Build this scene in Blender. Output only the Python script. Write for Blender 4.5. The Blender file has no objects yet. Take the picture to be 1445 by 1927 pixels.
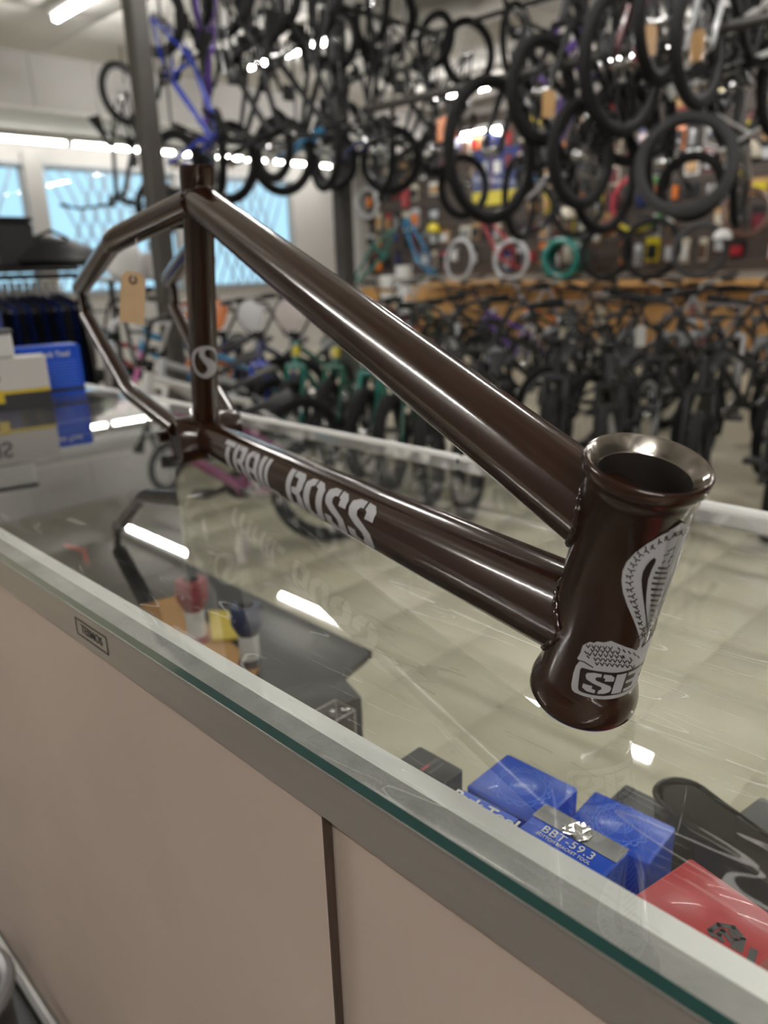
import bpy, bmesh, math, random
from mathutils import Vector, Matrix
from mathutils.geometry import tessellate_polygon
random.seed(7)
PI = math.pi
SC = bpy.context.scene
COL = SC.collection
# ------------------------------------------------------------------ camera
F_PX = 1426.70
CAM = Vector((0.0, 0.0, 1.1586))
MR = ((0.703599, -0.709999, -0.029145), (-0.240193, -0.199026, -0.950103), (0.668772, 0.675492, -0.310571))
cd = bpy.data.cameras.new('camera')
cam = bpy.data.objects.new('camera', cd); COL.objects.link(cam)
cd.sensor_fit = 'VERTICAL'; cd.sensor_height = 24; cd.sensor_width = 18
cd.lens = 24 * F_PX / 1927
cd.clip_start = 0.01; cd.clip_end = 200
cd.dof.use_dof = True; cd.dof.focus_distance = 0.36; cd.dof.aperture_fstop = (cd.lens / 1000) / 0.0036
cam.matrix_world = Matrix((
    (MR[0][0], -MR[1][0], -MR[2][0], CAM.x), (MR[0][1], -MR[1][1], -MR[2][1], CAM.y),
    (MR[0][2], -MR[1][2], -MR[2][2], CAM.z), (0, 0, 0, 1)))
SC.camera = cam
SC.view_settings.view_transform = 'Standard'; SC.view_settings.look = 'None'
SC.view_settings.gamma = 1; SC.view_settings.use_curve_mapping = False
SC.view_settings.exposure = 0.80
SC.cycles.use_denoising = True
SC.cycles.max_bounces = 8; SC.cycles.transparent_max_bounces = 16; SC.cycles.diffuse_bounces = 4; SC.cycles.glossy_bounces = 4
SC.cycles.sample_clamp_indirect = 6
TUBE_L = 60.0
# sky (daylight outside the shop front)
w = bpy.data.worlds.new('daylight'); SC.world = w; w.use_nodes = True
bg = w.node_tree.nodes['Background']; bg.inputs[0].default_value = (0.40, 0.66, 0.86, 1); bg.inputs[1].default_value = 0.88


def ray(x, y):
    c = ((x - 722.5) / F_PX, (y - 963.5) / F_PX, 1.0)
    return Vector([sum(MR[k][i] * c[k] for k in range(3)) for i in range(3)])


def at(x, y, axis, val):          # the room point seen at a photo pixel on the plane axis = val
    r = ray(x, y); t = (val - CAM[axis]) / r[axis]
    return CAM + r * t


# ------------------------------------------------------------------ materials
def mat(name, col, rough=0.5, metal=0.0, spec=0.5, coat=0.0, noise=0.0, nscale=20, bump=0.0, bscale=200, stretch=None, emit=None):
    m = bpy.data.materials.new(name); m.use_nodes = True
    nt = m.node_tree; b = nt.nodes['Principled BSDF']
    b.inputs['Base Color'].default_value = (*col, 1); b.inputs['Roughness'].default_value = rough
    b.inputs['Metallic'].default_value = metal; b.inputs['Specular IOR Level'].default_value = spec
    b.inputs['Coat Weight'].default_value = coat; b.inputs['Coat Roughness'].default_value = 0.05
    tc = None
    if noise or bump:
        tc = nt.nodes.new('ShaderNodeTexCoord'); src = tc.outputs['Object']
        if stretch:
            mp = nt.nodes.new('ShaderNodeMapping'); mp.inputs['Scale'].default_value = stretch
            nt.links.new(src, mp.inputs[0]); src = mp.outputs[0]
    if noise:
        n = nt.nodes.new('ShaderNodeTexNoise'); n.inputs['Scale'].default_value = nscale; n.inputs['Detail'].default_value = 5
        nt.links.new(src, n.inputs['Vector'])
        r = nt.nodes.new('ShaderNodeMapRange'); r.inputs[1].default_value = 0.25; r.inputs[2].default_value = 0.75
        r.inputs[3].default_value = 1 - noise; r.inputs[4].default_value = 1 + noise
        nt.links.new(n.outputs[0], r.inputs[0])
        mx = nt.nodes.new('ShaderNodeMix'); mx.data_type = 'RGBA'; mx.blend_type = 'MULTIPLY'; mx.inputs[0].default_value = 1
        mx.inputs[6].default_value = (*col, 1); nt.links.new(r.outputs[0], mx.inputs[7])
        nt.links.new(mx.outputs[2], b.inputs['Base Color'])
    if bump:
        n2 = nt.nodes.new('ShaderNodeTexNoise'); n2.inputs['Scale'].default_value = bscale; n2.inputs['Detail'].default_value = 3
        nt.links.new(src, n2.inputs['Vector'])
        bp = nt.nodes.new('ShaderNodeBump'); bp.inputs['Strength'].default_value = bump; bp.inputs['Distance'].default_value = 0.002
        nt.links.new(n2.outputs[0], bp.inputs['Height']); nt.links.new(bp.outputs[0], b.inputs['Normal'])
    if emit:
        b.inputs['Emission Color'].default_value = (*emit[0], 1); b.inputs['Emission Strength'].default_value = emit[1]
    return m


def glass_mat(name, tint=(1, 1, 1), scratch=False, rough=0.0, ior=1.5, refl=True):
    m = bpy.data.materials.new(name); m.use_nodes = True
    nt = m.node_tree; nt.nodes.clear(); N = nt.nodes.new; L = nt.links.new
    out = N('ShaderNodeOutputMaterial'); tr = N('ShaderNodeBsdfTransparent'); tr.inputs[0].default_value = (*tint, 1)
    if not refl:
        L(tr.outputs[0], out.inputs[0]); return m
    gl = N('ShaderNodeBsdfGlossy'); gl.inputs['Roughness'].default_value = rough; gl.inputs[0].default_value = (1, 1, 1, 1)
    fr = N('ShaderNodeFresnel'); fr.inputs[0].default_value = ior
    geo = N('ShaderNodeNewGeometry')
    mul = N('ShaderNodeMath'); mul.operation = 'MULTIPLY'
    inv = N('ShaderNodeMath'); inv.operation = 'SUBTRACT'; inv.inputs[0].default_value = 1.0
    L(geo.outputs['Backfacing'], inv.inputs[1]); L(fr.outputs[0], mul.inputs[0]); L(inv.outputs[0], mul.inputs[1])
    fac = mul.outputs[0]
    if scratch:      # a pane reflects from both of its faces: 2R / (1 + R)
        ad_ = N('ShaderNodeMath'); ad_.operation = 'ADD'; ad_.inputs[1].default_value = 1.0; L(fac, ad_.inputs[0])
        dv_ = N('ShaderNodeMath'); dv_.operation = 'DIVIDE'; L(fac, dv_.inputs[0]); L(ad_.outputs[0], dv_.inputs[1])
        tw_ = N('ShaderNodeMath'); tw_.operation = 'MULTIPLY'; tw_.inputs[1].default_value = 2.0; L(dv_.outputs[0], tw_.inputs[0]); fac = tw_.outputs[0]
    mix = N('ShaderNodeMixShader'); L(fac, mix.inputs[0]); L(tr.outputs[0], mix.inputs[1]); L(gl.outputs[0], mix.inputs[2])
    res = mix.outputs[0]
    if scratch:
        tc = N('ShaderNodeTexCoord')
        total = None
        for k, (rot, st, thr, sc, msk) in enumerate([(0.3, 9, .0032, 3.2, .52), (1.3, 12, .003, 3.0, .53), (2.2, 10, .0032, 4.0, .53), (0.9, 14, .003, 5.0, .54), (2.75, 8, .003, 6.0, .55)]):
            mp = N('ShaderNodeMapping'); mp.inputs['Rotation'].default_value = (0, 0, rot); mp.inputs['Scale'].default_value = (st, 1.0, 1); mp.inputs['Location'].default_value = (k * 3.1, k * 1.7, 0)
            L(tc.outputs['Object'], mp.inputs[0])
            n = N('ShaderNodeTexNoise'); n.inputs['Scale'].default_value = sc; n.inputs['Detail'].default_value = 1; L(mp.outputs[0], n.inputs['Vector'])
            s = N('ShaderNodeMath'); s.operation = 'SUBTRACT'; s.inputs[1].default_value = 0.5; L(n.outputs[0], s.inputs[0])
            a = N('ShaderNodeMath'); a.operation = 'ABSOLUTE'; L(s.outputs[0], a.inputs[0])
            lt = N('ShaderNodeMath'); lt.operation = 'LESS_THAN'; lt.inputs[1].default_value = thr; L(a.outputs[0], lt.inputs[0])
            n2 = N('ShaderNodeTexNoise'); n2.inputs['Scale'].default_value = 14 + 3 * k; n2.inputs['Detail'].default_value = 2; L(tc.outputs['Object'], n2.inputs['Vector'])
            g = N('ShaderNodeMath'); g.operation = 'GREATER_THAN'; g.inputs[1].default_value = msk; L(n2.outputs[0], g.inputs[0])
            mm = N('ShaderNodeMath'); mm.operation = 'MULTIPLY'; L(lt.outputs[0], mm.inputs[0]); L(g.outputs[0], mm.inputs[1])
            if total is None: total = mm.outputs[0]
            else:
                ad = N('ShaderNodeMath'); ad.operation = 'MAXIMUM'; L(total, ad.inputs[0]); L(mm.outputs[0], ad.inputs[1]); total = ad.outputs[0]
        half = N('ShaderNodeMath'); half.operation = 'MULTIPLY'; half.inputs[1].default_value = 0.22; L(total, half.inputs[0])
        sg = N('ShaderNodeBsdfGlossy'); sg.inputs['Roughness'].default_value = 0.45; sg.inputs[0].default_value = (.9, .9, .9, 1)
        mx2 = N('ShaderNodeMixShader'); L(half.outputs[0], mx2.inputs[0]); L(res, mx2.inputs[1]); L(sg.outputs[0], mx2.inputs[2]); res = mx2.outputs[0]
        # faint dust film
        df = N('ShaderNodeBsdfDiffuse'); df.inputs[0].default_value = (.75, .75, .72, 1)
        nd = N('ShaderNodeTexNoise'); nd.inputs['Scale'].default_value = 5; nd.inputs['Detail'].default_value = 6; L(tc.outputs['Object'], nd.inputs['Vector'])
        md = N('ShaderNodeMapRange'); md.inputs[1].default_value = .4; md.inputs[2].default_value = .75; md.inputs[3].default_value = 0.004; md.inputs[4].default_value = .03; L(nd.outputs[0], md.inputs[0])
        mx3 = N('ShaderNodeMixShader'); L(md.outputs[0], mx3.inputs[0]); L(res, mx3.inputs[1]); L(df.outputs[0], mx3.inputs[2]); res = mx3.outputs[0]
    L(res, out.inputs[0])
    return m


def emit_mat(name, col, strength):
    m = bpy.data.materials.new(name); m.use_nodes = True
    nt = m.node_tree; nt.nodes.clear()
    o = nt.nodes.new('ShaderNodeOutputMaterial'); e = nt.nodes.new('ShaderNodeEmission')
    e.inputs[0].default_value = (*col, 1); e.inputs[1].default_value = strength
    nt.links.new(e.outputs[0], o.inputs[0]); return m


M = {}
M['brown'] = mat('brown_paint', (.024, .0076, .0034), .14, 0, .45, .2, bump=.02, bscale=500)
M['brown_flat'] = mat('brown_under_decal', (.014, .006, .005), .3, 0, .4, .4)
M['silver_print'] = mat('silver_decal', (.43, .43, .45), .45, .1, .4)
M['bare_steel'] = mat('machined_steel', (.40, .37, .34), .13, 1)
M['foil'] = mat('silver_foil_print', (.20, .20, .20), .42, .5, noise=.25, nscale=70)
M['dark_bore'] = mat('dark_bore', (.012, .008, .007), .6)
M['alu'] = mat('brushed_aluminium', (.52, .51, .485), .42, .75, bump=.05, bscale=60, stretch=(40, .6, 40))
M['alu_light'] = mat('satin_aluminium', (.86, .87, .86), .5, .35, noise=.05, nscale=30)
M['alu_face'] = mat('anodised_aluminium', (.38, .345, .31), .45, .55, noise=.05, nscale=10, stretch=(8, .5, 8))
M['tape'] = mat('grey_foam_tape', (.33, .33, .32), .85, 0, .2, noise=.16, nscale=60, bump=.5, bscale=250)
M['glass_edge'] = mat('green_glass_edge', (.012, .075, .065), .15, 0, .5, .5)
M['glass_top'] = glass_mat('scratched_glass', (.955, .97, .955), True)
M['glass_under'] = glass_mat('glass_underside', (1, 1, 1), refl=False)
M['glass'] = glass_mat('clear_glass', (.95, .97, .96))
M['clear_plastic'] = glass_mat('clear_plastic', (.90, .90, .90), rough=.06, ior=1.55)
M['smoke_plastic'] = glass_mat('smoked_plastic', (.30, .30, .33), rough=.08, ior=1.6)
M['laminate'] = mat('taupe_laminate', (.53, .43, .365), .55, 0, .3, noise=.07, nscale=6)
M['dark_wood'] = mat('dark_wood_edge', (.055, .034, .024), .6, noise=.35, nscale=40, stretch=(6, 6, .6))
M['black_board'] = mat('black_board', (.018, .018, .020), .55, noise=.3, nscale=14)
M['black'] = mat('black_satin', (.013, .013, .014), .45, 0, .35)
M['black_gloss'] = mat('black_gloss', (.010, .010, .011), .2, 0, .4)
M['rubber'] = mat('black_rubber', (.012, .012, .0125), .8, 0, .2, noise=.2, nscale=40)
M['rubber_grey'] = mat('grey_rubber', (.045, .045, .047), .8, 0, .3)
M['steel'] = mat('dark_steel', (.05, .047, .045), .5, .4)
M['chrome'] = mat('chrome', (.72, .72, .72), .15, 1)
M['spoke'] = mat('spoke_steel', (.20, .20, .21), .35, .8)
M['white'] = mat('white_satin', (.68, .68, .66), .5)
M['white_card'] = mat('white_card', (.62, .59, .57), .7, noise=.03)
M['grey_card'] = mat('grey_card', (.30, .30, .31), .6)
M['dark_card'] = mat('dark_card', (.030, .032, .036), .5, noise=.2, nscale=30)
M['blue_card'] = mat('blue_card', (.008, .075, .56), .35, 0, .5, .15, noise=.05, nscale=30)
M['blue_line'] = mat('pale_blue_print', (.10, .22, .80), .5)
M['red_card'] = mat('red_card', (.42, .022, .035), .35, 0, .5, .15, noise=.08, nscale=25)
M['yellow'] = mat('yellow', (.62, .46, .03), .5)
M['cardboard'] = mat('cardboard', (.43, .23, .085), .8, noise=.1, nscale=25)
M['manila'] = mat('manila_card', (.60, .42, .24), .8, noise=.06, nscale=60)
M['tag_ring'] = mat('brown_fibre_ring', (.20, .11, .075), .8)
M['red_plastic'] = mat('red_plastic', (.28, .02, .03), .35)
M['red_bright'] = mat('red_bright', (.55, .03, .03), .4)
M['navy_plastic'] = mat('navy_plastic', (.018, .035, .10), .4)
M['ceil'] = mat('ceiling_board', (.70, .685, .66), .85, noise=.03, nscale=4)
M['wall'] = mat('painted_wall', (.55, .54, .53), .8, noise=.04, nscale=3)
M['wall_dark'] = mat('dim_wall', (.30, .28, .26), .85, noise=.05, nscale=3)
M['wall_dim'] = mat('dark_stock_wall', (.10, .09, .085), .85, noise=.1, nscale=3)
M['slat'] = mat('brown_slatwall', (.055, .040, .033), .65, noise=.15, nscale=8, stretch=(1, .3, 4))
M['plywood'] = mat('plywood', (.55, .30, .105), .6, noise=.16, nscale=7, stretch=(2, .5, 6))
M['floor'] = mat('vinyl_floor', (.60, .55, .425), .38, 0, .4, noise=.07, nscale=9)
for k in range(3):
    M['tile%d' % k] = mat('vinyl_tile', (.60 + .008 * (k - 1), .55 + .007 * (k - 1), .425 + .005 * (k - 1)), .36, 0, .35, noise=.06, nscale=7 + k, bump=.02, bscale=8)
M['grout'] = mat('tile_joint', (.50, .455, .35), .7)
M['gate'] = mat('painted_gate', (.30, .34, .38), .6)
M['mull'] = mat('grey_mullion', (.42, .41, .40), .5, .2)
M['scratch'] = glass_mat('scratch_glint_haze', (1, 1, 1))  # for scratches and for streaks drawn as reflections
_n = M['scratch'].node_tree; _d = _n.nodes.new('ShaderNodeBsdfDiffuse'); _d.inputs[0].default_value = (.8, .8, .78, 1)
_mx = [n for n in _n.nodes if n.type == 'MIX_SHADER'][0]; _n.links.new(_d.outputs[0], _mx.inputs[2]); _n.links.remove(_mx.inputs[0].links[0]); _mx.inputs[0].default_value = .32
M['street'] = mat('street', (.5, .5, .5), .9, noise=.1)
M['tube'] = emit_mat('fluorescent_tube', (1.0, .975, .93), TUBE_L)
M['tube_added'] = emit_mat('added_fill_tube', (1.0, .975, .93), TUBE_L * 1.6)  # stronger emission for the added row that lights the counter front
M['tube_dim'] = emit_mat('fluorescent_tube_dim', (1.0, .97, .90), 16.0)
M['fixture'] = mat('fixture_white', (.75, .75, .73), .5)
M['post'] = mat('column_paint', (.055, .05, .045), .55, noise=.15, nscale=5)
PAL = {'black': (.011, .011, .012), 'charcoal': (.028, .028, .031), 'teal': (.008, .155, .125), 'green': (.012, .10, .065), 'blue': (.02, .05, .45),
       'navy': (.012, .025, .12), 'purple': (.13, .06, .36), 'red': (.33, .02, .03), 'orange': (.62, .17, .03), 'yellow': (.55, .45, .02),
       'white': (.66, .66, .65), 'silver': (.45, .46, .48), 'pink': (.55, .17, .38), 'sky blue': (.03, .22, .42), 'brown': (.11, .062, .045),
       'plum': (.07, .02, .10), 'grey': (.22, .22, .23), 'cream': (.55, .50, .40), 'maroon': (.13, .02, .03), 'tan': (.42, .25, .11)}
for k, c in PAL.items():
    M['p_' + k] = mat(k.replace(' ', '_') + '_paint', c, .25 if k not in ('black', 'charcoal') else .4, 0, .5 if k not in ('black', 'charcoal') else .3, .3 if k not in ('black', 'charcoal') else 0)
M['tri_tyre'] = mat('three_colour_rubber', (.4, .1, .1), .6)
_nt = M['tri_tyre'].node_tree
_tc = _nt.nodes.new('ShaderNodeTexCoord'); _sx = _nt.nodes.new('ShaderNodeSeparateXYZ'); _nt.links.new(_tc.outputs['Object'], _sx.inputs[0])
_at = _nt.nodes.new('ShaderNodeMath'); _at.operation = 'ARCTAN2'; _nt.links.new(_sx.outputs[1], _at.inputs[0]); _nt.links.new(_sx.outputs[0], _at.inputs[1])
_mr = _nt.nodes.new('ShaderNodeMapRange'); _mr.inputs[1].default_value = -PI; _mr.inputs[2].default_value = PI; _nt.links.new(_at.outputs[0], _mr.inputs[0])
_cr = _nt.nodes.new('ShaderNodeValToRGB'); _nt.links.new(_mr.outputs[0], _cr.inputs[0]); _nt.links.new(_cr.outputs[0], _nt.nodes['Principled BSDF'].inputs['Base Color'])
_el = _cr.color_ramp.elements; _cr.color_ramp.interpolation = 'EASE'
_el[0].position = .0; _el[0].color = (.03, .25, .06, 1); _el[1].position = 1.0; _el[1].color = (.03, .25, .06, 1)
for _p, _c in ((.14, (.03, .25, .06, 1)), (.20, (.42, .03, .05, 1)), (.60, (.42, .03, .05, 1)), (.67, (.5, .44, .03, 1)), (.80, (.5, .44, .03, 1)), (.87, (.03, .25, .06, 1))):
    e = _el.new(_p); e.color = _c


# ------------------------------------------------------------------ mesh helpers
class MB:
    def __init__(s): s.v = []; s.f = []; s.mi = []; s.m = 0
    def add(s, vs, fs):
        o = len(s.v); s.v += [tuple(p) for p in vs]
        for f in fs: s.f.append([i + o for i in f]); s.mi.append(s.m)
        return s
    def box(s, c, d, R=None):
        vs = [Vector((sx * d[0] / 2, sy * d[1] / 2, sz * d[2] / 2)) for sx in (-1, 1) for sy in (-1, 1) for sz in (-1, 1)]
        if R is not None: vs = [R @ v for v in vs]
        vs = [v + Vector(c) for v in vs]
        return s.add(vs, [(0, 1, 3, 2), (4, 6, 7, 5), (0, 4, 5, 1), (2, 3, 7, 6), (0, 2, 6, 4), (1, 5, 7, 3)])
    def box2(s, a, b):
        return s.box([(a[i] + b[i]) / 2 for i in range(3)], [abs(b[i] - a[i]) for i in range(3)])
    def bbox(s, c, d, r, R=None):   # box with chamfered upright and flat edges
        x, y, z = d[0] / 2, d[1] / 2, d[2] / 2
        vs = []
        for zz, k in ((-z, r), (-z + r, 0), (z - r, 0), (z, r)):
            for px, py in ((-x + r, -y), (x - r, -y), (x, -y + r), (x, y - r), (x - r, y), (-x + r, y), (-x, y - r), (-x, -y + r)):
                vs.append(Vector((px - math.copysign(min(k, abs(px)), px), py - math.copysign(min(k, abs(py)), py), zz)))
        if R is not None: vs = [R @ v for v in vs]
        vs = [v + Vector(c) for v in vs]
        fs = [tuple(range(7, -1, -1)), tuple(range(24, 32))]
        for k in range(3):
            for i in range(8): fs.append((k * 8 + i, k * 8 + (i + 1) % 8, k * 8 + 8 + (i + 1) % 8, k * 8 + 8 + i))
        return s.add(vs, fs)
    def tube(s, pts, r, n=8, caps=True, closed=False, squash=None):
        pts = [Vector(p) for p in pts]; k = len(pts)
        rs = r if isinstance(r, (list, tuple)) else [r] * k
        vs = []; fs = []; prev = None
        for i, p in enumerate(pts):
            if closed: t = pts[(i + 1) % k] - pts[i - 1]
            elif i == 0: t = pts[1] - p
            elif i == k - 1: t = p - pts[-2]
            else: t = (pts[i + 1] - p).normalized() + (p - pts[i - 1]).normalized()
            t.normalize()
            if prev is None:
                a = Vector((0, 0, 1)) if abs(t.z) < .9 else Vector((1, 0, 0))
                u = t.cross(a).normalized()
            else:
                u = (prev - t * prev.dot(t)).normalized()
            prev = u; w = t.cross(u)
            for j in range(n):
                an = 2 * PI * j / n
                vs.append(p + (u * math.cos(an) + w * math.sin(an) * (squash or 1)) * rs[i])
        for i in range(k if closed else k - 1):
            for j in range(n):
                a, b = i * n + j, i * n + (j + 1) % n; i2 = (i + 1) % k
                fs.append((a, b, i2 * n + (j + 1) % n, i2 * n + j))
        if caps and not closed:
            fs.append(tuple(range(n - 1, -1, -1))); fs.append(tuple(range((k - 1) * n, k * n)))
        return s.add(vs, fs)
    def lathe(s, prof, n=32, X=None, closed=False):
        vs = []; fs = []
        for r, z in prof:
            for j in range(n):
                a = 2 * PI * j / n; vs.append(Vector((r * math.cos(a), r * math.sin(a), z)))
        if X is not None: vs = [X @ v for v in vs]
        k = len(prof)
        for i in range(k if closed else k - 1):
            i2 = (i + 1) % k
            for j in range(n): fs.append((i * n + j, i * n + (j + 1) % n, i2 * n + (j + 1) % n, i2 * n + j))
        if not closed:
            if prof[0][0] > 1e-6: fs.append(tuple(range(n - 1, -1, -1)))
            if prof[-1][0] > 1e-6: fs.append(tuple(range((k - 1) * n, k * n)))
        return s.add(vs, fs)
    def torus(s, R, r, n=28, m=8, X=None, sx=1.0):
        return s.lathe([(R + r * math.cos(2 * PI * i / m), r * sx * math.sin(2 * PI * i / m)) for i in range(m)], n, X, True)
    def prism(s, poly, h, X=None):
        n = len(poly); vs = [Vector((p[0], p[1], 0)) for p in poly] + [Vector((p[0], p[1], h)) for p in poly]
        if X is not None: vs = [X @ v for v in vs]
        return s.add(vs, [tuple(range(n - 1, -1, -1)), tuple(range(n, 2 * n))] + [(i, (i + 1) % n, n + (i + 1) % n, n + i) for i in range(n)])
    def mesh(s, name, mats, sharp=40):
        me = bpy.data.meshes.new(name); me.from_pydata(s.v, [], s.f)
        for m in (mats if isinstance(mats, (list, tuple)) else [mats]): me.materials.append(m)
        if any(s.mi): me.polygons.foreach_set('material_index', s.mi)
        me.polygons.foreach_set('use_smooth', [True] * len(s.f))
        me.set_sharp_from_angle(angle=math.radians(sharp)); me.update()
        return me
    def build(s, name, mats, parent=None, sharp=40):
        return link(name, s.mesh(name, mats, sharp), parent)


def link(name, me, parent=None, loc=None):
    o = bpy.data.objects.new(name, me); COL.objects.link(o)
    if parent is not None: o.parent = parent
    if loc is not None: o.location = loc
    return o


def tag(o, label, cat, group=None):
    o['label'] = label; o['category'] = cat
    if group: o['group'] = group
    return o


def thing(name, label, cat, loc=(0, 0, 0), R=None, group=None):
    o = bpy.data.objects.new(name, None); COL.objects.link(o); o.empty_display_size = .05
    if R is not None: o.matrix_world = Matrix.Translation(Vector(loc)) @ R.to_4x4()
    else: o.location = loc
    return tag(o, label, cat, group)


def struct(name, mb, m, parent=None):
    o = mb.build(name, m, parent)
    if parent is None: o['kind'] = 'structure'
    return o


ORD = ['first', 'second', 'third', 'fourth', 'fifth', 'sixth', 'seventh', 'eighth', 'ninth', 'tenth', 'eleventh', 'twelfth', 'thirteenth', 'fourteenth', 'fifteenth', 'sixteenth',
       'seventeenth', 'eighteenth', 'nineteenth', 'twentieth', 'twenty-first', 'twenty-second', 'twenty-third', 'twenty-fourth', 'twenty-fifth', 'twenty-sixth', 'twenty-seventh', 'twenty-eighth', 'twenty-ninth', 'thirtieth']
rotz = lambda a: Matrix.Rotation(a, 3, 'Z')
FNT = bpy.data.fonts


def text_mesh(body, size, extrude=0.0, bold=0.0, spacing=1.0):
    c = bpy.data.curves.new('lettering', 'FONT'); c.body = body; c.size = size; c.extrude = extrude; c.offset = bold
    c.align_x = 'CENTER'; c.align_y = 'CENTER'; c.space_character = spacing
    o = bpy.data.objects.new('lettering', c); COL.objects.link(o)
    dg = bpy.context.evaluated_depsgraph_get(); me = bpy.data.meshes.new_from_object(o.evaluated_get(dg))
    bpy.data.objects.remove(o); bpy.data.curves.remove(c)
    return me


def text_obj(name, body, size, m, parent, X, extrude=.0001, bold=0.0, spacing=1.0, sx=1.0):
    me = text_mesh(body, size, extrude, bold, spacing)
    me.transform(X @ Matrix.Diagonal((sx, 1, 1, 1))); me.materials.clear(); me.materials.append(m)
    return link(name, me, parent)


def basis(x, y, z, o=(0, 0, 0)):
    x, y, z = Vector(x), Vector(y), Vector(z)
    return Matrix(((x.x, y.x, z.x, o[0]), (x.y, y.y, z.y, o[1]), (x.z, y.z, z.z, o[2]), (0, 0, 0, 1)))


def along(a, b):        # matrix whose z runs from a to b, origin a
    a, b = Vector(a), Vector(b); z = (b - a).normalized()
    x = z.cross(Vector((0, 0, 1)) if abs(z.z) < .9 else Vector((0, 1, 0))).normalized(); y = z.cross(x)
    return basis(x, y, z, a)

# ================================================================== ROOM
XW, YW, ZC = 8.6, 9.0, 3.02
X0, Y0 = -1.6, -3.2
T = .305
fl = struct('floor', MB().box2((X0, Y0, -.05), (XW, YW, -.003)), M['floor'])
tm = [MB().bbox((0, 0, -.0015), (T - .0012, T - .0012, .006), .0006).mesh('tile', M['tile%d' % k]) for k in range(3)]
for i in range(9):
    for j in range(14):
        link('tile', tm[random.randrange(3)], fl, (.72 + T * (i + .5), -.15 + T * (j + .5), 0))
struct('trim_1', MB().box2((.72, -.15, -.004), (.72 + 9 * T, -.15 + 14 * T, -.0028)), M['grout'])
cl = struct('ceiling', MB().box2((X0, Y0, ZC + .02), (XW, YW, ZC + .1)), M['wall_dark'])
P = 1.2
pm = MB().bbox((0, 0, .008), (P - .012, P - .012, .024), .004).mesh('panel', M['ceil'])
for i in range(9):
    for j in range(9):
        x, y = X0 + P * (i + .5) + .1, 7.5 - P * (j + .5)
        if x < XW - .3 and y > Y0 + .3: link('panel', pm, cl, (x, y, ZC))
struct('wall_left', MB().box2((X0 - .1, Y0, 0), (X0, YW, ZC + .1)), M['wall_dark'])
struct('wall_back', MB().box2((X0, Y0 - .1, 0), (XW, Y0, ZC + .1)), M['wall_dim'])
wr = struct('wall_right', MB().box2((XW, Y0, 0), (XW + .1, YW + .2, ZC + .1)), M['wall_dark'])
bm_ = MB().bbox((0, 0, 0), (.03, 9.6, .145), .006).mesh('board', M['slat'])
for k in range(13): link('board', bm_, wr, (XW - .015, 4.2 - .2, 1.07 + .15 * k))
# bulkhead over the shop front
bk = struct('trim_2', MB().box2((X0, 7.51, 2.58), (XW, 7.56, ZC + .02)), M['wall_dark'])
bm_ = MB().bbox((0, 0, 0), (.595, .02, .44), .003).mesh('panel', M['wall'])
for k in range(17): link('panel', bm_, bk, (X0 + .3 + .6 * k, 7.50, 2.80))
struct('trim_3', MB().box2((X0, 7.49, 2.55), (XW, YW, 2.58)), M['ceil'])
# front wall around the windows
WB, WT = .92, 2.31
wl = [(1.3, 3.62), (3.78, 5.45), (5.6, 7.3)]
fw = MB()
fw.box2((X0, YW, 0), (XW, YW + .15, WB)); fw.box2((X0, YW, WT), (XW, YW + .15, ZC))
xs = [X0] + [v for a in wl for v in a] + [XW]
for k in range(0, 8, 2): fw.box2((xs[k], YW, WB), (xs[k + 1], YW + .15, WT))
struct('wall_front', fw, M['wall'])
for wi, (a, b) in enumerate(wl):
    f = MB()
    for u0, u1, z0, z1 in ((a, a + .05, WB, WT), (b - .05, b, WB, WT), (a, b, WB, WB + .05), (a, b, WT - .05, WT)): f.box2((u0, YW + .02, z0), (u1, YW + .09, z1))
    wo = struct('window_%d' % (wi + 1), f, M['mull'])
    MB().box2((a + .05, YW + .05, WB + .05), (b - .05, YW + .056, WT - .05)).build('pane', M['glass'], wo)
    MB().box2((a - .03, YW - .06, WB - .03), (b + .03, YW + .02, WB)).build('sill', M['mull'], wo)
    g = thing('security_gate', ['steel lattice gate across the shop window at the left edge', 'steel lattice gate across the middle shop window beside the grey mullion', 'steel lattice gate across the shop window nearest the room corner'][wi], 'gate', ((a + b) / 2, YW - .03, WB), group='window gates')
    hw, hh = (b - a) / 2 - .03, WT - WB - .06
    run = .30
    for sgn in (-1, 1):
        L = math.hypot(2 * run, hh); ang = math.atan2(2 * run, hh) * sgn
        lm = MB().box((0, 0, 0), (.023, .006, L), Matrix.Rotation(ang, 3, 'Y')).mesh('lattice_bar', M['gate'])
        u = -hw + run
        while u <= hw - run + .001:
            link('lattice_bar', lm, g, (u, .006 * sgn, hh / 2 + .03)); u += .155
    MB().box((0, 0, .02), (2 * hw, .03, .025)).build('rail', M['gate'], g); MB().box((0, 0, hh + .04), (2 * hw, .03, .025)).build('rail', M['gate'], g)
struct('trim_4', MB().box2((3.60, YW - .05, WB - .05), (3.80, YW + .02, WT + .12)), M['mull'])
struct('ground', MB().box2((-15, YW + .2, -.2), (30, 40, -.1)), M['street'])
# columns
for nm, px, Yp, lab in (('support_post', 274, 4.2, 'dark square column nearest the lattice windows'), ('support_post', 646, 4.6, 'dark square column in the middle behind the top tube')):
    c = at(px, 200 if px < 400 else 420, 1, Yp); h = .052 if px < 400 else .058
    o = thing(nm, lab, 'column', (c.x, Yp, 0), group='room columns')
    MB().bbox((0, 0, ZC / 2), (2 * h, 2 * h, ZC), .01).build('shaft', M['post'], o)
    MB().bbox((0, 0, .06), (2 * h + .06, 2 * h + .06, .12), .01).build('base', M['post'], o)

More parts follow.
